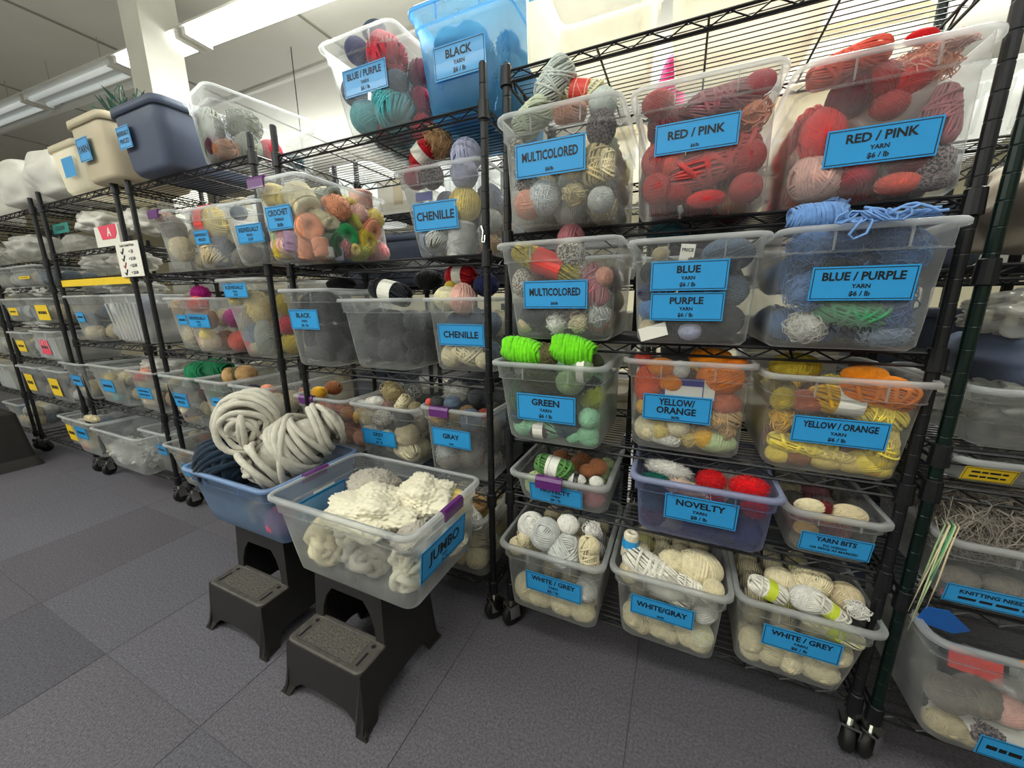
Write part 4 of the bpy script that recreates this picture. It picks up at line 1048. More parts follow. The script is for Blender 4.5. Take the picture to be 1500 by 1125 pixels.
s cream -0.560 0.076 0.860 0.042 0.025 -50
b taupe -0.684 0.076 0.776 0.050 0.038 0
b taupe -0.753 0.076 0.714 0.045 0.033 0
b beige -0.764 0.077 0.768 0.039 0.040 0
b beige -0.570 0.099 0.702 0.056 0.057 0
s cream -0.566 0.092 0.631 0.062 0.042 10
b cream -0.671 0.077 0.685 0.031 0.039 30
b charcoal -0.584 0.096 0.773 0.043 0.038 0
@gray2
f speckle -0.359 0.199 0.903 0.067 0.050 0
b charcoal -0.230 0.141 0.901 0.034 0.032 0
b charcoal -0.373 0.073 0.886 0.034 0.023 0
b slate -0.303 0.078 0.886 0.039 0.029 0
b coral -0.409 0.064 0.883 0.017 0.015 0
s tan -0.377 0.083 0.816 0.043 0.030 10
t whitegrey -0.366 0.111 0.649 0.055 0.044 0
b greybrown -0.358 0.125 0.619 0.061 0.050 0
t greybrown -0.248 0.119 0.656 0.052 0.066 0
b slate -0.231 0.099 0.816 0.050 0.046 0
b greybrown -0.309 0.124 0.722 0.059 0.042 0
t beige -0.370 0.113 0.607 0.049 0.038 0
@b5
b tan -0.179 0.045 0.487 0.055 0.040 0
s white -0.189 0.007 0.440 0.055 0.037 60
b custard -0.165 0.087 0.405 0.035 0.047 0
s cream -0.178 0.052 0.326 0.055 0.041 -30
b cream -0.186 0.043 0.235 0.052 0.054 0
b cream -0.189 0.043 0.230 0.053 0.049 0
b beige -0.254 0.037 0.230 0.042 0.049 0
@ind1
b beige -1.934 0.027 1.576 0.053 0.070 0
b greybrown -1.946 0.017 1.675 0.052 0.062 0
b palepink -1.966 -0.002 1.717 0.036 0.045 0
@ind2
b custard -1.670 0.052 1.689 0.091 0.079 0 red
b beige -1.677 0.050 1.541 0.066 0.053 0
s beige -1.668 0.048 1.531 0.050 0.066 80
b navygrey -1.663 0.067 1.548 0.070 0.080 0
b greybrown -1.718 0.026 1.690 0.043 0.059 0
b tan -1.700 0.040 1.555 0.045 0.069 0
@ind3
b slate -1.307 -0.037 1.681 0.042 0.031 0
b greybrown -1.306 -0.006 1.514 0.044 0.046 0
b beige -1.236 -0.021 1.584 0.036 0.050 0
@c3a
b greybrown -2.163 0.142 1.313 0.052 0.045 0
b beige -2.141 0.107 1.100 0.051 0.070 0
b tan -2.178 0.074 1.271 0.033 0.051 0
@c3b
f magenta -1.912 0.066 1.346 0.069 0.047 0
b coral -1.901 0.038 1.286 0.060 0.046 0
b yellow -1.869 0.041 1.123 0.038 0.035 0
b beige -1.875 0.060 1.079 0.055 0.049 0
b palepink -1.894 0.050 1.088 0.040 0.058 0
b brown -1.807 0.036 1.206 0.037 0.053 0
@c3c
t custard -1.407 0.049 1.270 0.061 0.084 0
t paleyellow -1.457 0.025 1.343 0.047 0.042 0
b greybrown -1.476 0.043 1.200 0.051 0.075 0
b crimson -1.458 0.043 1.104 0.043 0.074 0
b slate -1.453 0.054 1.132 0.057 0.088 0
b greygreen -1.381 0.048 1.122 0.048 0.092 0
b beige -1.447 0.047 1.083 0.044 0.053 0
b mustard -1.510 0.015 1.306 0.042 0.029 0
@c4a
w forest -2.100 0.088 0.882 0.092 0.069 -10
w forest -1.978 0.117 0.912 0.106 0.059 0
b cream -2.106 -0.009 0.682 0.041 0.034 0
b plum -2.075 -0.002 0.653 0.049 0.038 0
b gold -2.075 -0.006 0.638 0.049 0.029 0
b beige -2.150 -0.027 0.840 0.040 0.029 0
@c4b
b tan -1.776 0.069 0.890 0.039 0.049 0
b oliveyarn -1.764 0.094 0.894 0.051 0.044 0
b tan -1.642 0.079 0.910 0.060 0.050 0
b greybrown -1.737 -0.003 0.716 0.053 0.055 0
b beige -1.747 -0.011 0.740 0.047 0.048 0
@c4c
b black -1.464 0.002 0.852 0.057 0.029 0
b peach -1.318 -0.021 0.871 0.041 0.028 0
b beige -1.449 -0.004 0.731 0.059 0.053 0
@c5a
b tan -2.256 -0.017 0.360 0.034 0.026 0
b beige -2.200 0.012 0.218 0.054 0.037 0
@c5b
b brown -2.642 0.086 0.320 0.047 0.034 0
b beige -2.678 0.062 0.231 0.039 0.050 0
@d3a
b slate -3.288 0.061 1.178 0.058 0.060 0
b beige -3.268 0.064 1.103 0.061 0.052 0
@d3b
b beige -2.801 0.107 1.161 0.087 0.110 0
b palepink -2.807 0.110 1.137 0.074 0.086 0
b whitegrey -2.830 0.095 1.272 0.082 0.085 0
b lavender -2.541 0.077 1.272 0.051 0.079 0
@d4a
b greybrown -3.568 0.061 0.690 0.065 0.078 0
b beige -3.534 0.068 0.676 0.065 0.067 0
@d4b
b custard -3.096 0.027 0.794 0.048 0.030 0
b greybrown -3.187 0.074 0.674 0.063 0.065 0
b aqua -3.104 0.045 0.639 0.039 0.030 0
b beige -3.154 0.055 0.695 0.049 0.061 0
@d4c
b peach -2.698 0.084 0.848 0.065 0.043 0
b coral -2.696 0.037 0.821 0.063 0.033 0
b beige -2.683 0.076 0.668 0.058 0.059 0
b mauve -2.688 0.063 0.647 0.046 0.038 0
@d5a
t cream -3.423 -0.020 0.462 0.102 0.031 0
b redorange -3.610 -0.001 0.233 0.044 0.052 0
b beige -3.589 0.019 0.259 0.065 0.078 0
@d5b
b silver -3.003 -0.017 0.294 0.098 0.070 0
b silver -2.954 -0.029 0.231 0.087 0.050 0
b beige -3.051 -0.045 0.295 0.050 0.041 0
@gbig
b greybrown 1.267 -0.021 0.321 0.051 0.045 0
b beige 1.228 -0.025 0.219 0.046 0.033 0
b mauvegrey 1.299 -0.022 0.221 0.051 0.035 0
b palepink 1.315 -0.032 0.317 0.040 0.034 0
b beige 1.277 -0.033 0.207 0.052 0.021 0
b greybrown 1.216 -0.022 0.306 0.046 0.043 0
@gfeather
b greybrown 1.196 0.004 0.618 0.037 0.028 0
b greybrown 1.271 0.003 0.618 0.042 0.027 0
b mauve 1.185 -0.003 0.575 0.020 0.014 0
'''
cur = None; TH = []
for l in HEROES.strip().splitlines():
    if l[0] == '@': cur = l[1:]; continue
    t = l.split(); TH.append((cur, t)); HEROCOLS.setdefault(cur, []).append(t[1])
EMPTYISH = {'c5a', 'd5b', 'gtop', 'gflat', 'gbig', 'gfeather', 'd5a'}
TOPZ = {}
for (key, xr, Yf, zb, zr, depth, tint, signs, latch, label, short) in BINS:
    b = bin_(key, xr, Yf, zb, zr, depth, tint, signs, latch, label, 0, LATX.get(key)); BYKEY[key] = b
    if key in EMPTYISH: continue
    x0, x1 = xr[2]+.012, xr[3]-.012; h = zr-zb
    cols = HEROCOLS.get(key, ['beige'])
    if key == 'bluepurple': cols = ['charcoal', 'slate', 'charcoal', 'navy']
    if key == 'black1': cols = ['navyblue', 'charcoal', 'slate']
    if key in ('black2', 'black3'): cols = ['black', 'charcoal', 'darkblack']
    if key[0] == 'd' or key in ('c5b', 'ind2', 'ind3', 'c3a'): cols = cols + ['whitegrey', 'beige', 'greybrown']
    r = .034 if key in ('w1', 'w2', 'w3', 'b5') else .042 if key[0] not in 'cdi' or key == 'chen1' else .05
    hh = h*.80 if key not in ('nov1', 'nov2', 'bits') else h*.6
    if key in ('boxa', 'grey', 'c4a', 'c4b', 'c4c', 'd4a', 'd4b', 'd4c', 'c5b'): hh = h*.72
    if zb > 1.4 and key[0] != 'i': hh = h*.86
    fill('packed_yarn', x0, x1, Yf+.12, Yf+depth-.035, zb+.008, zb+hh, cols, r, 'yarn packed deep inside the ' + short, sum(map(ord, key)))
for cur, t in TH:
    k, col = t[:2]; x, y, z, rx, rz, rot = map(float, t[2:8])
    yarn(k, col, x, y, z, rx, rz, rot, t[8] if len(t) > 8 else '', cur)
for (key, xr, Yf, zb, zr, depth, tint, signs, latch, label, short) in BINS: label_yarns(key, zb, zr, short)

# ------------------------------------------------------------------ bins that stand at an angle or out of the racks
def lump(name, c, rad, m, seed=0, amp=.12, sub=4, fr=2.2, sq=0, parent=None, ridg=0):
    bm = __import__('bmesh').new(); __import__('bmesh').ops.create_icosphere(bm, subdivisions=sub, radius=1)
    for v in bm.verts:
        p = v.co.copy()
        if sq: # squarer body
            mx = max(abs(p.x), abs(p.y), abs(p.z)); p = p*(1-sq) + p/mx*sq*.85
        n = noise.noise(v.co*fr + Vector((seed*3.1, seed, 0))); n2 = abs(noise.noise(v.co*fr*2.3 + Vector((0, seed*1.7, 5))))
        k = 1 + amp*n*1.6 - ridg*n2
        v.co = Vector((p.x*rad[0]*k, p.y*rad[1]*k, p.z*rad[2]*k))
    me = bpy.data.meshes.new(name); bm.to_mesh(me); bm.free(); me.shade_smooth(); me.materials.append(MAT[m])
    return link(name, me, parent, c)
bt = bin_('topclear', (-1.655, -1.345, -1.615, -1.375), -.045, 1.925, 2.19, .49, 'clear', [], 0, 'unsigned clear bin of grey-green tangle standing askew on the highest shelf', -.2)
def loc2w(b, p):
    rz = b.rotation_euler[2]; return Vector(b.location) + Matrix.Rotation(rz, 3, 'Z') @ Vector(p)
for k, col, p, rx, rz, rot in (('t', 'greygreen', (.04, .17, .175), .11, .075, 10), ('s', 'greygreen', (-.06, .08, .125), .115, .05, 85), ('b', 'plum', (-.0, .075, .065), .05, .055, 0), ('s', 'brown', (.065, .08, .045), .055, .04, 0), ('b', 'pinkred', (.085, .26, .085), .05, .055, 0), ('b', 'darkteal', (.09, .37, .055), .045, .045, 0), ('b', 'greygreen', (.08, .17, .075), .055, .065, 0), ('b', 'whitegrey', (-.06, .2, .06), .06, .055, 0), ('b', 'lavender', (.0, .36, .07), .06, .06, 0)):
    P = loc2w(bt, p); yarn(k, col, P.x, P.y, P.z, rx, rz, rot, '', 'topclear')
label_yarns('topclear', 1.925, 2.19, 'askew top shelf bin')
for key, xr, Yf, zr, lab, sg in (('tw1', (.02, .392, .04, .362), -.03, 2.28, 'milky bin at the left end of the highest shelf over the MULTICOLORED bin', 1), ('tw2', (.41, .82, .44, .79), -.02, 2.30, 'milky bin in the middle of the highest shelf over the middle RED / PINK bin', 0)):
    b = bin_(key, xr, Yf, 1.966, zr, .45, 'milky', [(.06, .25, 2.20, 2.108, ['YARN'])] if sg else [], 0, lab)

JB = bin_('jumbo', (-.672, -.072, -.575, -.102), -.494, .4215, .68, .40, 'clear', [], 0, 'clear bin signed JUMBO with white fluffy yarn, standing on the black step stool', .0, None, False, .006)
# its latches and sign sit on the short ends
def end_latch(b, x, s, yc, h):
    q = MB(); L = .05
    q.rings([[(x-s*.012, yc+e*L, h+.001), (x-s*.006, yc+e*L, h+.008), (x+s*.006, yc+e*L, h+.007), (x+s*.011, yc+e*L, h-.004), (x+s*.009, yc+e*L, h-.03), (x+s*.003, yc+e*L, h-.03), (x+s*.004, yc+e*L, h-.006), (x-s*.010, yc+e*L, h-.002)] for e in (-1, 1)], True, True)
    tag(q.build('latch', MAT['purple'], b), 'purple plastic latch')
end_latch(JB, .2985, 1, .20, .2585); end_latch(JB, -.2985, -1, .20, .2585)
def end_sign(b, x, yc, zc, w, h, lines, s=1, m='blue', tilt=.1):
    # a card facing +x (s=1) or -x
    o = sign(b, -w/2, w/2, h/2, -h/2, lines, 0, 0, m); o.location = (x, yc, zc); o.rotation_euler = (tilt*1, 0, s*PI/2)
    return o
o = end_sign(JB, .288, .165, .135, .235, .105, ['JUMBO', 'YARN', '$6 / lb'], 1)
o = end_sign(JB, -.262, .19, .15, .2, .09, [], 1, 'blue', .08); tag(o, 'blue card back seen through the end wall')
pc = MB().box(-.0012, 0, -.045, .045, -.032, .032).build('price_note', MAT['paper'], JB, False, (-.262, .20, .17)); 
def fluff(name, cx, cy, cz, rad, seed, col, cat, lab, amp=.18, grp='fluffy yarn in the JUMBO bin'):
    bmm = __import__('bmesh'); bm = bmm.new(); bmm.ops.create_icosphere(bm, subdivisions=6, radius=1)
    for v in bm.verts:
        n = noise.noise(v.co*1.7 + Vector((seed*3.1, seed, 0)))
        d = noise.voronoi(v.co*7.5 + Vector((seed, 0, seed*2)))[0]
        k = 1 + amp*1.5*n + .13*(1-min(1, d[0]*1.7)) + .025*noise.noise(v.co*26)
        v.co = Vector((v.co.x*rad[0]*k, v.co.y*rad[1]*k, v.co.z*rad[2]*k))
    me = bpy.data.meshes.new(name); bm.to_mesh(me); bm.free(); me.shade_smooth(); me.materials.append(MAT['yarn'])
    o = link(name, me, None, (cx, cy, cz)); o.color = rgba(col); tag(o, lab, cat, grp); return o
def ropes(name, c, r, n, sr, seed, col, lab, cat='yarn', grp='fluffy yarn in the JUMBO bin', sz=(1, 1, 1)):
    rr = random.Random(seed); mb = MB(); core(mb, r*.62*sz[0], r*.62*sz[1], r*.62*sz[2])
    for i in range(n):
        cc = Vector((rr.gauss(0, 1), rr.gauss(0, 1), rr.gauss(0, 1))).normalized()*.55; M3 = rotm(rr); q = rr.uniform(.35, .6); pts = []
        for j in range(14):
            a = 2*PI*j/14; p = cc + M3 @ Vector((q*math.cos(a), q*.75*math.sin(a), .15*math.sin(2*a+i)))
            if p.length > .9: p *= .9/p.length
            pts.append(Vector((p.x*r*sz[0], p.y*r*sz[1], p.z*r*sz[2])))
        mb.tube(pts, sr, 7, True)
    o = mb.build(name, MAT['yarn'], None, True, c); o.color = rgba(col); tag(o, lab, cat, grp); return o
fluff('chenille_ball', -.47, -.22, .625, (.095, .075, .055), 1, 'greychenille', 'yarn', 'grey chenille ball at the back of the JUMBO bin')
fluff('fluffy_yarn_heap', -.36, -.335, .615, (.15, .105, .062), 2, 'ivory', 'yarn', 'ivory fluffy yarn heap in the middle of the JUMBO bin', .25)
fluff('fluffy_yarn_heap', -.235, -.215, .615, (.11, .10, .075), 3, 'ivory', 'yarn', 'ivory fluffy yarn heap rising behind the purple latch side of the JUMBO bin', .22)
fluff('chenille_scrap', -.165, -.37, .585, (.065, .06, .045), 4, 'greychenille', 'yarn', 'grey chenille scrap near the JUMBO sign corner')
ropes('rope_yarn', (-.15, -.165, .585), .055, 14, .014, 5, 'custard', 'pale yellow rope yarn coil in the back corner of the JUMBO bin')
ropes('rope_yarn', (-.50, -.40, .51), .08, 18, .016, 6, 'cream', 'cream rope yarn seen through the long wall at the left of the JUMBO bin', sz=(1, .8, 1.1))
ropes('rope_yarn', (-.33, -.395, .505), .085, 20, .016, 7, 'greychenille', 'grey rope yarn seen through the middle of the JUMBO bin wall', sz=(1, .8, .85))
ropes('rope_yarn', (-.185, -.385, .50), .08, 20, .012, 8, 'ivory', 'ivory rope yarn low in the near corner of the JUMBO bin', sz=(.85, .95, .95))
ropes('rope_yarn', (-.165, -.20, .50), .075, 16, .012, 9, 'ivory', 'ivory rope yarn behind the JUMBO sign')
ropes('rope_yarn', (-.42, -.20, .50), .085, 14, .018, 10, 'cream', 'cream rope yarn buried under the grey chenille ball')
ropes('rope_yarn', (-.40, -.395, .565), .045, 10, .014, 14, 'ivory', 'ivory rope yarn loop high against the JUMBO bin wall')

BB = bin_('bluebin', (-1.262, -.725, -1.175, -.715), -.455, .4215, .655, .43, 'bluegrey', [], 0, 'pale blue bin of thick grey rope yarn balls on the rear black step stool')
def thick(name, c, sc, rot, proto, col, lab):
    o = bpy.data.objects.new(name, proto); COL.objects.link(o); o.location = c; o.scale = sc; o.rotation_euler = rot; o.color = rgba(col); tag(o, lab, 'yarn', 'thick rope yarn in the pale blue bin'); return o
def proto_thick(seed, bands=4, per=5, sr=.12):
    rr = random.Random(seed); mb = MB(); core(mb, .8, .8, .8)
    for b in range(bands):
        M3 = rotm(rr) if b else Matrix.Identity(3)
        for i in range(per):
            lat = (i-(per-1)/2)*.245; z = math.sin(lat)*(.86+.04*b); q = math.cos(lat)*(.86+.04*b); ph = rr.uniform(0, 6)
            mb.tube([M3 @ Vector((q*math.cos(a), q*math.sin(a), z+.07*math.sin(2*a+ph))) for a in (2*PI*j/30 for j in range(30))], sr, 8, True)
    return mb.mesh('rope_ball', MAT['yarn'], True)
def proto_roll(seed, n=8, sr=.12, L=1.0):
    # wound roll: wraps round x, loose loops across the ends
    rr = random.Random(seed); mb = MB(); core(mb, .80*L, .74, .74)
    def loop(x0, q0, tl, ph, wob):
        pts = []
        for j in range(32):
            a = 2*PI*j/32; q = q0*(1+wob*math.sin(3*a+ph*5))
            pts.append((x0 + tl*math.sin(a+ph), q*math.cos(a), q*math.sin(a)))
        mb.tube(pts, sr*rr.uniform(.9, 1.08), 8, True)
    for i in range(n):
        x0 = L*(-.78+1.56*i/(n-1)); u = abs(x0/L)
        loop(x0, .86*(1-.22*u**3), rr.uniform(.10, .26)*rr.choice((1, -1, 1)), rr.uniform(0, 6), .03)
    for i in range(max(3, n//3)):
        x0 = L*rr.uniform(-.45, .45); loop(x0, .95, rr.uniform(.45, .7)*min(1, L*.8)*rr.choice((1, -1)), rr.uniform(0, 6), .02)
    for s in (-1, 1):
        x1 = s*.80*L
        for q0, e_ in ((.62, .05), (.36, .12)):
            mb.tube([(x1+s*(e_+.06*math.sin(2*a+q0*9)), q0*math.cos(a)*(1+.15*math.sin(3*a+s)), q0*math.sin(a)) for a in (2*PI*j/24 for j in range(24))], sr*.95, 8, True)
        for k in range(4):
            c0 = rr.uniform(0, 6); d = Vector((0, math.cos(c0), math.sin(c0))); m_ = d.cross(Vector((1, 0, 0)))*rr.uniform(-.3, .3)
            mb.tube([Vector((x1+s*(.16+.05*k-.22*(t_*t_)), 0, 0)) + d*.6*t_ + m_*(1-t_*t_) for t_ in (-1, -.7, -.35, 0, .35, .7, 1)], sr*.92, 8)
    return mb.mesh('rope_roll', MAT['yarn'], True)
thick('rope_yarn_ball', (-1.125, -.335, .655), (.112, .10, .105), (.4, .2, .9), proto_thick(3, 5, 6, .10), 'darknavy', 'dark navy rope yarn ball at the corner of the pale blue bin')
thick('rope_yarn_roll', (-1.085, -.255, .815), (.122, .122, .122), (.3, .12, -.80), proto_roll(4, 7, .105, .95), 'jumbogrey', 'light grey rope yarn roll perched above the navy ball')
thick('rope_yarn_roll', (-.885, -.215, .715), (.122, .122, .118), (.3, -.48, 1.05), proto_roll(8, 12, .10, 1.6), 'jumbogrey', 'big light grey rope yarn skein leaning over the pale blue bin beside the JUMBO bin')
o = yarn('b', 'pink', -.80, -.36, .482, .062, .058); tag(o, 'pink yarn ball low inside the pale blue bin', 'yarn')
o = yarn('t', 'beige', -.93, -.375, .50, .04, .055); tag(o, 'frayed beige yarn tuft inside the pale blue bin', 'yarn')
o = yarn('b', 'slate', -1.08, -.30, .49, .07, .06); tag(o, 'slate blue yarn ball under the navy rope ball in the pale blue bin', 'yarn')

# ------------------------------------------------------------------ step stools
def panel(mb, pts, f, t0, t1):
    n = len(mb.v); m = len(pts)
    mb.v += [f(p, t0) for p in pts] + [f(p, t1) for p in pts]
    mb.f.append(tuple(n+i for i in range(m))[::-1]); mb.f.append(tuple(n+m+i for i in range(m)))
    for i in range(m): j = (i+1) % m; mb.f.append((n+i, n+j, n+m+j, n+m+i))
def arch(a, b, h, n=8, z0=0):
    return [((a+b)/2 - (b-a)/2*math.cos(PI*i/n), z0 + h*min(1, 1.25*math.sin(PI*i/n))) for i in range(n+1)]
def stool(x, y, label, rz=0):
    t = empty('step_stool', (x, y, 0), rz); wb, wt = .178, .158; d1, d2 = .125, .375
    # front panel with arch (leans back)
    mb = MB()
    pts = [(-wb-.014, 0), (-wb+.028, 0)] + arch(-wb+.032, wb-.032, .062)[1:-1] + [(wb-.028, 0), (wb+.014, 0), (wb-.002, .03), (wt+.004, .20), (-wt-.004, .20), (-wb+.002, .03)]
    panel(mb, pts, lambda p, s: (p[0], s + .016*p[1]/.2 - (.012 if p[1] < .02 else 0), p[1]), 0, .010)
    mb.build('front_panel', MAT['blackplastic'], t)
    mb = MB(); w2 = .148
    pts = [(-wt, .19), (-w2+.024, .19)] + arch(-w2+.026, w2-.026, .135, 10, .20)[1:-1] + [(w2-.024, .19), (wt, .19), (w2, .405), (-w2, .405)]
    panel(mb, pts, lambda p, s: (p[0], d1 + s + .012*(p[1]-.2)/.2, p[1]), 0, .010)
    mb.build('riser_panel', MAT['blackplastic'], t)
    for s in (-1, 1):
        mb = MB()
        prof = [(-.012, 0), (.05, 0), (.065, .05), (.09, .06), (d2-.10, .06), (d2-.07, .05), (d2-.055, 0), (d2+.012, 0), (d2-.005, .05), (d2-.025, .405), (d1+.014, .405), (d1+.004, .205), (.022, .20), (0, .045)]
        def f(p, q, s=s):
            w = wb + (wt-wb)*min(p[1], .2)/.2 if p[1] <= .2 else wt + (w2-wt)*(p[1]-.2)/.2
            return (s*(w - q), p[0], p[1])
        panel(mb, prof, f, 0, .010); mb.build('side_panel', MAT['blackplastic'], t)
        mb = MB(); mb.tube([(s*(wb+.002), -.010, .006), (s*(wb-.004), .03, .006), ], .008, 6); mb.tube([(s*(wb+.002), d2+.010, .006), (s*(wb-.004), d2-.04, .006)], .008, 6)
        mb.build('foot_lip', MAT['blackplastic'], t)
    mb = MB(); panel(mb, [(-wb, 0), (-wb+.05, 0)] + arch(-wb+.06, wb-.06, .25)[1:-1] + [(wb-.05, 0), (wb, 0), (w2, .405), (-w2, .405)], lambda p, s: (p[0], d2 - s - .025*p[1]/.4, p[1]), 0, .010)
    mb.build('back_panel', MAT['blackplastic'], t)
    def tread(w, ya, yb, z):
        def rr4(i, zz, r=.02): return rrect(-w+i, w-i, ya+i, yb-i, zz, r, 3)
        mb = MB(); mb.rings([rr4(.002, z-.012), rr4(-.003, z-.010), rr4(-.003, z-.003), rr4(.002, z), rr4(.012, z), rr4(.014, z-.0015)], True, True)
        o = mb.build('tread', MAT['treadplastic'], t)
        mb = MB(); mb.rings([rrect(-w+.05, w-.05, ya+.016, yb-.016, z-.0012, .008, 3), rrect(-w+.05, w-.05, ya+.016, yb-.016, z-.0002, .008, 3)], False, True)
        mb.build('grit_pad', MAT['grit'], o)
        mb = MB()
        for s in (-1, 1):
            mb.lathe([(.0065, z-.001), (.0065, z+.0008)], 12, 'z', (s*(w-.03), yb-.03, 0)); mb.box(s*(w-.03)-.003, s*(w-.03)+.003, ya+.018, yb-.055, z-.001, z+.0008)
        mb.build('drain_slot', MAT['ink'], o)
    tread(wt, .018, d1+.012, .206); tread(w2+.004, d1+.012, d2-.02, .418)
    tag(t, label, 'step stool', 'black step stools'); return t
stool(-.425, -.552, 'black two-step plastic stool holding up the JUMBO bin')
stool(-.955, -.505, 'black two-step plastic stool under the pale blue bin')
# dark step at the far end
o = empty('step_stool', (-4.55, -.64, 0))
mb = MB(); mb.rings([rrect(-.30+i, .30-i, 0+i, .50-i, z, .03) for i, z in ((-.03, 0), (-.02, .03), (0, .08), (.03, .44), (.045, .46))], False, True); mb.build('step_body', MAT['blackplastic'], o)
MB().box(-.22, .22, .05, .37, .458, .464).build('tread', MAT['grit'], o)
tag(o, 'dark flared step with a shiny plastic bag on it, far down the aisle', 'step stool')
tag(lump('plastic_bag', (-4.50, -.38, .505), (.18, .15, .05), 'silver', 3, .25, 4, 3, 0, None, .2), 'shiny clear plastic bag lying on the far dark step', 'bag')

# ------------------------------------------------------------------ tubs, bags, cards on the far left
def tub(name, x0, x1, Yf, zb, zr, depth, m, label, tz=0, top=1.0, rad=.05):
    cx = (x0+x1)/2; t = empty(name, (cx, Yf, zb), tz); w = (x1-x0)/2; h = zr-zb; wb = w*.80
    mb = MB(); mb.rings([rrect(-wb*.9, wb*.9, .04, depth-.04, 0, rad), rrect(-wb, wb, .03, depth-.03, .02, rad), rrect(-(wb+(w-wb)*.75)+.01, (wb+(w-wb)*.75)-.01, .018, depth-.018, h*.62, rad), rrect(-w+.02, w-.02, .012, depth-.012, h*.66, rad), rrect(-w+.014, w-.014, .010, depth-.010, h*.9, rad)], True, False)
    mb.build('body', MAT[m], t, True)
    mb = MB(); mb.rings([rrect(-w+.014, w-.014, .01, depth-.01, h*.88, rad), rrect(-w, w, 0, depth, h*.87, rad), rrect(-w, w, 0, depth, h*.99, rad), rrect(-w+.006, w-.006, .006, depth-.006, h, rad), rrect(-w+.02, w-.02, .02, depth-.02, h, rad), rrect(-w+.022, w-.022, .022, depth-.022, h*.9, rad)])
    mb.build('rim', MAT[m], t, True); tag(t, label, 'storage tub'); return t
gt = tub('storage_tub', -2.13, -1.70, -.09, 1.925, 2.215, .47, 'greytub', 'dark slate blue storage tub on the highest shelf')
s_ = sign(gt, -.155, -.035, .20, .105, ['INDIVIDUALLY', 'PRICED'], .012, .06, 'blue')
tt = tub('storage_tub', -2.60, -2.20, -.09, 1.945, 2.245, .42, 'tantub', 'tan storage tub on the highest shelf left of the slate blue tub')
sign(tt, -.10, .03, .20, .09, ['YARN'], .012, .06, 'blue')
wt_ = tub('storage_tub', -3.02, -2.63, -.05, 1.945, 2.20, .42, 'whitetub', 'white tub with a blue sign beside the bagged bedding')
sign(wt_, -.02, .12, .17, .07, [], .012, .05, 'blue', 'sign', 0, False)
# greenery behind the tan tub
rr = random.Random(5); mb = MB()
for i in range(90):
    a = rr.uniform(0, 6.28); b = Vector((rr.uniform(-.12, .12), rr.uniform(-.08, .08), rr.uniform(-.08, .02))); d = Vector((math.cos(a), math.sin(a)*.6, rr.uniform(.3, 1.3))).normalized()
    L = rr.uniform(.06, .13); s = d.orthogonal().normalized()*.009; n = len(mb.v)
    mb.v += [tuple(b-s*.3), tuple(b+d*L*.5-s), tuple(b+d*L), tuple(b+d*L*.5+s)]; mb.f.append((n, n+1, n+2, n+3))
for i in range(12):
    a = rr.uniform(0, 6.28); mb.tube([(.1*math.cos(a)*t_, .06*math.sin(a)*t_, -.1+.25*math.sin(t_*2.2)) for t_ in (0, .3, .6, 1, 1.3)], .002, 4)
g_ = mb.build('artificial_greenery', pbr('leaf_green', (52, 88, 74), .5), None, False, (-2.28, .08, 2.285)); g_.scale = (1.1, 1.0, .9); tag(g_, 'dark green artificial leaves sticking out of the tan tub', 'plant')
for i, (x, w, z, rz_) in enumerate(((-3.85, .30, 2.12, .15), (-3.30, .27, 2.115, .14))):
    tag(lump('bagged_bedding', (x, .16, z), (w, .22, rz_+.02), 'whitecloth', i+3, .10, 5, 1.8, .35), ['white bagged bedding lying farthest along the highest shelf', 'white bagged bedding next to the white tub'][i], 'bag', 'bagged bedding on the highest shelf')
# price card on the post
t = empty('price_card', (-2.37, -.024, 1.54)); mb = MB().box(-.128, .128, -.001, .001, -.095, .095).build('card', MAT['paper'], t)
q = MB(); put_text(q, 'Color Coded Prices', 0, .075, .014, .2, -.0018)
for i, s in enumerate(('= .50', '= $1.00', '= $2.00', '= $3.00')): put_text(q, s, .035, .04-.038*i, .017, .1, -.0018)
q.build('lettering', MAT['ink'], mb)
for i in range(4):
    MB().tube([(-.075, -.002, .042-.038*i), (-.062, -.002, .030-.038*i), (-.040, -.002, .060-.038*i)], .0035, 5).build('check_mark', MAT['redink' if i == 2 else 'ink'], mb)
t.rotation_euler = (0, .0, 0); tag(t, 'white card of colour coded prices hung on the post', 'sign')
# packages on the far shelves
def card(name, c, w, h, m, label, cat, lines=None, parent=None, ry=0, th=.002, ink='ink'):
    o = MB().box(-w/2, w/2, -th/2, th/2, -h/2, h/2).build(name, MAT[m], parent, False, c); o.rotation_euler = (0, ry, 0)
    if lines:
        q = MB()
        for s, z, hh in lines: put_text(q, s, 0, z, hh, w*.86, -th/2-.0008)
        q.build('lettering', MAT[ink], o)
    if label: tag(o, label, cat)
    return o
k = lump('craft_package', (-3.30, .10, 1.705), (.14, .07, .055), 'bag', 2, .12, 4, 2, .4); card('header_card', (-.02, -.07, .085), .24, .06, 'teal' if 'teal' in MAT else 'blue', None, None, [('COLORS', 0, .025)], k); tag(k, 'bagged craft package with a teal header card in the far rack', 'package')
k = empty('craft_package', (-2.77, .06, 1.715)); MB().box(-.15, .15, -.01, .03, -.08, .05).build('carton', MAT['paper'], k)
mb = MB(); panel(mb, [(-.09, .05), (.13, .05), (.13, .0), (.10, -.03), (-.06, -.03)], lambda p, s: (p[0], s, p[1]), -.0125, -.010); mb.build('pink_patch', MAT['pinkcard'], k)
q = MB(); put_text(q, 'A', .04, .008, .05, .1, -.0135); q.build('lettering', MAT['paper'], k); tag(k, 'white carton with a pink patch and letter A near the price card', 'package')
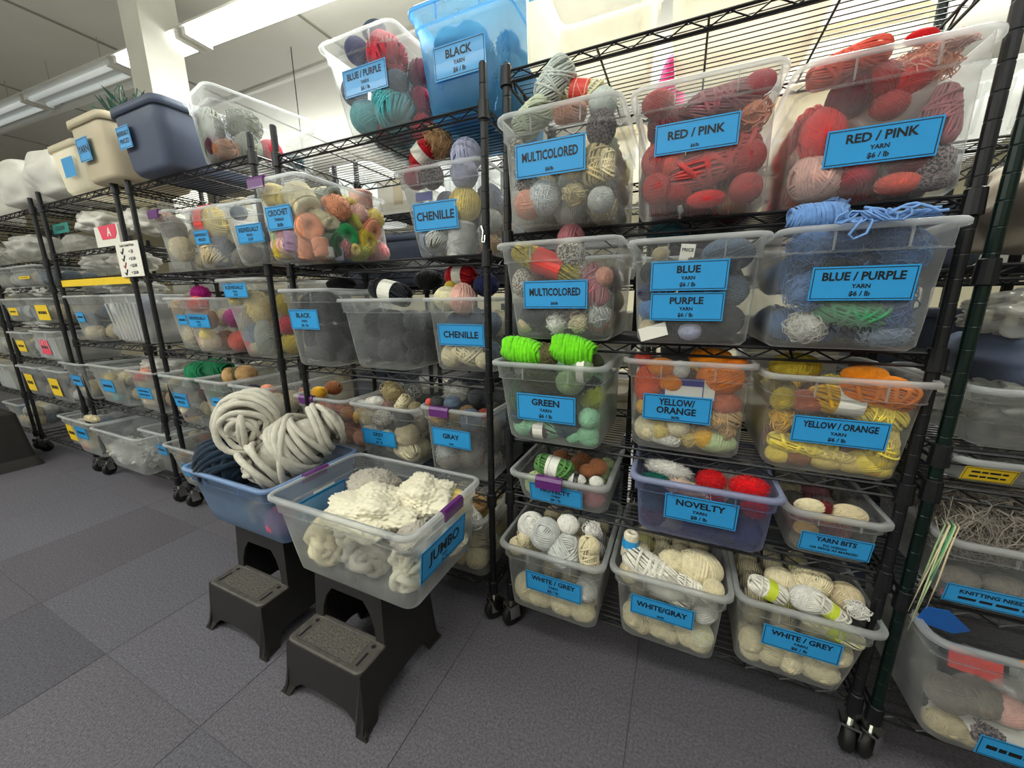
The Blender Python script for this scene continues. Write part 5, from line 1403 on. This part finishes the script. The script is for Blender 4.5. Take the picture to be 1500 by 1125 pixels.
PK = [('plastic_bag', (-3.12, .20, 1.83), (.26, .14, .075), 'whitecloth', 'white bagged cloth high in the rack behind the teal header card'), ('plastic_bag', (-2.62, .22, 1.80), (.15, .12, .09), 'whitecloth', 'white bagged cloth behind the carton with letter A'),
      ('plastic_bag', (-4.36, .10, 1.39), (.22, .12, .05), 'silver', 'crumpled film bags heaped over the end yellow signed bins'), ('plastic_bag', (-4.1, .10, 1.135), (.40, .12, .045), 'silver', 'flat film bags lying over the fifth shelf bins of the far rack'),('plastic_bag', (-3.02, .12, 1.565), (.22, .12, .07), 'silver', 'flat crinkled bag on the shelf above the yellow tape, far half'), ('plastic_bag', (-2.62, .10, 1.55), (.16, .10, .07), 'bag', 'clear bag with something coral inside above the yellow tape'),
      ('plastic_bag', (-3.22, .14, 1.375+.03), (.16, .10, .05), 'silver', 'shiny brown film bag on the far bin below the yellow tape'), ('plastic_bag', (-2.70, .12, 1.375+.02), (.19, .12, .05), 'silver', 'dark shiny bag on the ribbed frosted bin'),
      ('plastic_bag', (-4.05, .10, 1.71), (.34, .14, .10), 'silver', 'big clear bag with a yellow sign in the farthest rack'), ('plastic_bag', (-3.86, .10, 1.385), (.24, .12, .05), 'silver', 'clear bag bulging over the yellow signed far bins'),
      ('plastic_bag', (-2.66, .16, .885), (.13, .12, .055), 'silver', 'shiny peach film bag over the fourth shelf bin beside the post')]
for i, (n, c, rad, m, lab) in enumerate(PK): tag(lump(n, c, rad, m, i+20, .2, 4, 3, .2, None, .25), lab, 'bag', 'plastic bags on the far racks')
o = yarn('b', 'coral', -2.60, .08, 1.55, .05, .05); tag(o, 'coral yarn ball in the clear bag above the yellow tape', 'yarn')
tag(lump('dark_bundle', (-2.72, .12, 1.385), (.11, .07, .035), 'black', 4, .2, 3), 'dark cloth bundle in the shiny bag on the ribbed frosted bin', 'bundle')
tag(lump('dark_bundle', (-3.22, .12, 1.395), (.09, .06, .035), 'purple' if 0 else 'greytub', 7, .2, 3), 'dark slate bundle on the far bin below the yellow tape', 'bundle')
# farthest rack bins
EB = [(-4.20, -3.64, 1.43, 1.57, 1), (-4.60, -4.22, 1.43, 1.57, 0), (-4.56, -4.10, 1.16, 1.34, 1), (-4.06, -3.64, 1.16, 1.34, 2), (-4.10, -3.66, .87, 1.10, 3), (-4.58, -4.14, .87, 1.08, 1), (-4.12, -3.66, .54, .80, 1), (-4.60, -4.16, .54, .80, 1), (-4.0, -3.62, .18, .43, 1)]
for i, (a, b, z0, z1, sg) in enumerate(EB):
    w = b-a; sgn = [] if not sg else [(a+w*.25, a+w*.62, z1-.07, z0+.05, ['~'])]
    if sg == 2: sgn = [(a+w*.4, b-.04, z1-.05, z0+.02, ['~'])]
    bb = bin_('e%d' % i, (a, b, a+.03, b-.03), -.05, z0, z1, .42, 'ribbed' if sg == 3 else 'clear', [], 0, '%s bin %s in the farthest rack' % (['clear', 'plain clear', 'yellow signed', 'wide yellow signed', 'milky red signed', 'small yellow signed', 'clear yellow signed', 'end yellow signed', 'lowest yellow signed'][i],
        ['on the third shelf', 'at the end of the third shelf', 'at the end of the fourth shelf', 'on the fourth shelf', 'on the fifth shelf', 'at the end of the fifth shelf', 'on the sixth shelf', 'at the end of the sixth shelf', 'on the bottom shelf'][i]))
    for q_ in sgn:
        cx = (a+b)/2; sign(bb, q_[0]-cx, q_[1]-cx, q_[2]-z0, q_[3]-z0, q_[4], .034, .08, 'pinkcard' if sg == 3 else 'yellow', 'sign', 0, False)
    fill('packed_goods', a+.05, b-.05, .02, .3, z0+.01, z0+(z1-z0)*.8, ['whitegrey', 'beige', 'greybrown', 'slate'], .05, 'assorted pale goods inside %s bin of the farthest rack' % ORD[i], i+300)

for i, (z0, z1) in enumerate(((1.43, 1.57), (1.16, 1.34), (.87, 1.08), (.54, .78), (.18, .42))):
    bb = bin_('f%d' % i, (-5.22, -4.80, -5.19, -4.83), -.05, z0, z1, .42, 'ribbed' if i % 2 else 'clear', [], 0, 'frosted bin %s in the last rack down the aisle' % ('on the third shelf', 'on the fourth shelf', 'on the fifth shelf', 'on the sixth shelf', 'on the bottom shelf')[i])
    fill('packed_goods', -5.17, -4.85, .02, .3, z0+.01, z0+(z1-z0)*.8, ['whitegrey', 'beige', 'slate'], .05, 'assorted pale goods inside the %s bin of the last rack' % ORD[i], i+330)
tag(lump('bagged_bedding', (-5.05, .16, 2.11), (.26, .2, .17), 'whitecloth', 9, .10, 4, 1.8, .35), 'white bagged bedding on top of the last rack', 'bag')
tag(lump('plastic_bag', (-5.05, .12, 1.70), (.26, .12, .09), 'silver', 29, .2, 4, 3, .2, None, .2), 'crumpled clear bag on the second shelf of the last rack', 'bag')

# ------------------------------------------------------------------ details on the signed bins
q = MB()
def stroke(pts, r=.0013): q.tube([(x, 0, z) for x, z in pts], r, 4)
def circ(cx, cz, r, n=9): return [(cx+r*math.cos(2*PI*i/n), cz+r*1.1*math.sin(2*PI*i/n)) for i in range(n+1)]
stroke([(0, 0), (.001, .02)]); stroke([(-.002, .018), (.009, .021), (.010, .014), (.001, .010), (.013, -.001)])
stroke(circ(.026, .006, .006)); stroke(circ(.044, .006, .006))
stroke([(.055, 0), (.056, .010), (.059, .011), (.062, .001), (.066, .011), (.070, .010), (.072, 0)])
stroke([(.028, -.018), (.042, -.018), (.033, -.032)])
hw = q.build('handwriting', MAT['ink'], BYKEY['bigblue'], False, (-.035, .0285, .042)); hw.rotation_euler = (.09, 0, 0); tag(hw, 'Room 7 written in black marker')
wc = card('yarn_wrapper', (.558, -.0125, 1.04), .135, .06, 'navycard', 'blue and white printed yarn wrapper inside the narrow YELLOW/ORANGE bin', 'wrapper')
MB().box(-.062, .035, -.0025, -.001, -.027, .008).build('white_panel', MAT['paper'], wc); MB().box(.038, .066, -.0025, -.001, -.028, .028).build('barcode_panel', MAT['paper'], wc)
MB().box(-.055, -.02, -.003, -.001, .013, .024).build('red_badge', MAT['redband'], wc)
card('wrapper_card', (-.383, .068, 1.67), .075, .03, 'navycard', 'small navy and yellow wrapper card above the upper CHENILLE sign', 'wrapper')
o = card('paper_tag', (.522, -.045, 1.405), .035, .05, 'paper', 'cream paper tag high in the BLUE and PURPLE bin', 'tag', [('PRICE', .01, .008)])
o.rotation_euler = (0, .1, .1)
o = card('paper_tag', (.455, -.088, 1.205), .07, .035, 'paper', 'cream paper tag lying low in the BLUE and PURPLE bin', 'tag'); o.rotation_euler = (0, -.3, 0)
# hanging yarn strands on the tangled blue bin
mb = MB(); x0, z0 = .845, 1.452
for i in range(5):
    mb.tube([(x0-.03+i*.02+.02*math.sin(j*.9+i), -.135-.004*j/6, z0-.002+.012*math.sin(j*1.1+i*2)-(.05 if 0 else 0)) for j in range(8)], .0024, 5)
mb.tube([(x0, -.13, z0), (x0-.008, -.137, z0-.012), (x0-.022, -.137, z0-.035), (x0-.014, -.137, z0-.045), (x0+.006, -.137, z0-.035), (x0+.012, -.137, z0-.012), (x0+.006, -.13, z0)], .0026, 5)
mb.tube([(x0+j*.014, -.125, z0+.006+.008*math.sin(j*1.3)) for j in range(10)], .003, 5); mb.tube([(x0+j*.013, -.12, z0+.012+.006*math.cos(j*1.1)) for j in range(10)], .003, 5)
h = mb.build('yarn_strand', MAT['yarn'], None, True); h.color = rgba('lightblue'); tag(h, 'light blue yarn strands looping over the rim of the tangled BLUE / PURPLE bin', 'yarn')
# bagged tangle and clear bags in the red bin
tag(lump('plastic_bag', (.915, .03, 1.70), (.085, .05, .055), 'bag', 9, .12, 4, 2), 'clear bag round peach yarn high in the wide RED / PINK bin', 'bag')
tag(lump('plastic_bag', (.545, -.06, .425), (.075, .045, .04), 'bag', 12, .12, 4, 2), 'clear bag round the silky skein atop the middle WHITE/GRAY bin', 'bag')
# silver clips on the post
t = empty('shelf_clip', (-.093, -.014, 1.50)); MB().tube([(-.008, 0, .03), (.0, -.004, .012), (-.004, -.006, -.02), (.006, -.006, -.022), (.006, -.004, .0)], .003, 6).build('clip_wire', MAT['chrome'], t); tag(t, 'small chrome clip on the post right of the upper CHENILLE bin', 'clip')

# ------------------------------------------------------------------ right edge unit
tag(lump('folded_cloth', (1.42, .18, 1.50), (.27, .2, .128), 'cloth', 3, .08, 5, 2, .5), 'grey-brown folded cloth stack on the shelf beside the dark green post', 'cloth')
tag(lump('plastic_bag', (1.40, .15, 1.255), (.25, .16, .07), 'silver', 5, .15, 5, 2.5, .3, None, .2), 'pale bagged fabric below the folded cloth by the green post', 'bag')
tag(lump('folded_cloth', (1.42, .18, 1.145), (.27, .2, .075), 'greytub', 6, .08, 4, 2, .5), 'dark slate folded cloth under the pale bagged fabric', 'cloth')
tag(lump('plastic_bag', (1.34, .14, 1.05), (.17, .14, .07), 'silver', 8, .2, 5, 3.5, .2, None, .3), 'crinkled clear bags crowding the bin by the green post', 'bag')
tag(card('notice_card', (1.27, .22, 1.74), .06, .12, 'yellow', None, None), 'yellow striped card behind the green post near the top', 'card')
rr = random.Random(15); mb = MB()
for i in range(650):
    c = Vector((1.31 + rr.uniform(-.17, .15), .11 + rr.uniform(-.15, .15), .755)); r = rr.uniform(.03, .11); M3 = rotm(rr); pts = []
    a0 = rr.uniform(0, 6); 
    for j in range(10):
        a = a0 + j*.45; p = c + M3 @ Vector((r*math.cos(a), r*math.sin(a), rr.uniform(-.01, .01))); p.z = .68 + abs(p.z-.68)*.9; p.x = max(1.13, min(1.5, p.x)); p.y = max(-.03, min(.33, p.y)); pts.append(p)
    mb.tube(pts, rr.choice((.0005, .0008, .0012)), 3)
o = mb.build('wiry_fibre', MAT['yarn'], None, False); o.color = rgba('greybrown'); tag(o, 'heap of wiry grey-brown fibre overflowing its bin by the green post', 'fibre', None, 'stuff')
for i in range(7):
    x = 1.094 + .004*i + rr.uniform(-.006, .010); L = .08 + .04*((i*7) % 4) + rr.uniform(0, .03)
    mb = MB(); mb.tube([(x+.05, .03, .76), (x+.02, -.05, .775), (x-.005, -.085, .735), (x-.012-.004*(i % 3), -.09, .735-L*.5), (x-.018-.006*(i % 3), -.088, .735-L)], .0015, 4, False, [.0008, .0013, .0017, .0016, .0004])
    o = mb.build('grass_strand', MAT['yarn'], None, True); o.color = rgba(('sage', 'palegreen', 'beige', 'green')[i % 4]); tag(o, '%s dried grass strand, %s in the tuft hanging by the green post' % (['sage', 'pale green', 'straw', 'green'][i % 4], ORD[i]), 'grass strand', 'dried grass tuft')
k = card('blue_sheet', (1.20, -.02, .515), .16, .004, 'bluesheet', 'bright blue plastic sheet over the big bin with the red package', 'sheet'); 
k.data = (lambda mb: (panel(mb, [(-.045, .022), (-.045, -.04), (.03, -.055), (.052, -.028), (-.005, .026)], lambda p, s: (p[0], s + p[1]*-.4, p[1]), -.001, .001), mb.mesh('blue_sheet', MAT['bluesheet']))[1])(MB())
k.location = (1.172, -.035, .528)
k = empty('packet', (1.29, .05, .35)); MB().box(-.062, .062, -.01, .01, -.042, .036).build('packet_body', MAT['ink'], k); MB().box(-.054, .05, -.0125, -.01, -.022, .028).build('red_label', MAT['redband'], k); k.rotation_euler = (-.5, .15, 0); tag(k, 'red labelled dark packet inside the big bin beside the green post', 'package')
tag(lump('wrapped_bundle', (1.36, .08, .27), (.15, .10, .08), 'silver', 31, .15, 4, 3), 'pale wrapped bundle filling the big bin below the red packet', 'bundle')
tag(lump('wrapped_bundle', (1.34, .0, .225), (.14, .05, .035), 'whitecloth', 32, .1, 4, 3), 'cream folded cloth at the bottom of the big bin', 'bundle')
for i in range(3): tag(lump('plastic_bag', (-3.08+.17*i, .02, .27), (.11, .10, .075), 'silver', i+40, .25, 5, 4, 0, None, .3), 'crinkled clear film bag, %s from the far end of the crinkled plastic bin' % ORD[i], 'bag', 'film bags in the crinkled plastic bin')

# ------------------------------------------------------------------ rear row stock
rr = random.Random(77)
RS = [('behind the slate blue tub', -2.92), ('past the BLACK bins', -1.80), ('behind the CHENILLE bins', -.70), ('behind the RED/PINK bins', .40), ('behind the green posts', 1.50)]
SHN = {1.765: 'top', 1.385: 'second', 1.005: 'third', .585: 'fourth'}
for wi, (wn, x) in enumerate(RS):
    for z in (1.765, 1.385, 1.005, .585):
        for j in range(3):
            a = x+.02+j*.345; hgt = rr.uniform(.2, .29)
            kind = (wi + j + int(z*10)) % 3
            lab = '%s, rear %s shelf, %s along, %s' % (['milky white tub', 'frosted bin', 'white carton'][kind], SHN[z], ORD[j], wn)
            darkened = z < 1.7 and wi >= 1 and (j+wi) % 3 != 1  # rear stock coloured dark so gaps between the front bins read dark
            if darkened: lab = lab.replace('milky white tub', 'dark slate tub').replace('frosted bin', 'dark slate tub').replace('white carton', 'black carton')
            if kind < 2 and darkened: tub('storage_tub', a, a+.32, .57, z, z+hgt, .4, 'greytub', lab)
            elif kind == 0: tub('storage_tub', a, a+.32, .57, z, z+hgt, .4, 'whitetub', lab)
            elif kind == 1:
                bin_('r%d' % wi, (a, a+.32, a+.03, a+.29), .57, z, z+hgt, .4, 'ribbed', [], 0, lab)
            else:
                k = empty('carton', (a+.16, .77, z)); MB().box(-.14, .14, -.19, .19, 0, hgt*.8).build('box', MAT['blackplastic' if darkened else 'paper'], k); MB().box(-.03, .03, -.1915, .1915, hgt*.2, hgt*.8+.001).build('packing_tape', MAT['tantub'], k); tag(k, lab, 'carton', 'stock on the rear racks')
for wi, (wn, x) in enumerate(RS):  # cartons added along the bottom shelves to keep it dark under the racks
    for j in range(2):
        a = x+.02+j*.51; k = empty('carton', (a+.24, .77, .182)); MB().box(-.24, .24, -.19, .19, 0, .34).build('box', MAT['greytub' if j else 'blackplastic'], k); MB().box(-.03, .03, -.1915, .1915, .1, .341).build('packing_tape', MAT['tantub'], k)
        tag(k, '%s carton added to block light, low rear rack %s' % (['black', 'slate grey'][j], wn), 'carton', 'stock on the rear racks')
# magenta knit hat on a rear tub
k = MB().lathe([(.055, 0), (.058, .02), (.05, .1), (.03, .17), (.012, .2)], 16).build('knit_cone', pbr('magenta_knit', (225, 40, 130), .8), None, True, (.41, .60, 2.0)); tag(k, 'magenta knit cone behind the wires over the middle RED / PINK bin', 'knitwear')
tub('storage_tub', .80, 1.16, .56, 1.99, 2.16, .34, 'whitetub', 'white tub with a dark handle beyond the wires over the wide RED / PINK bin')
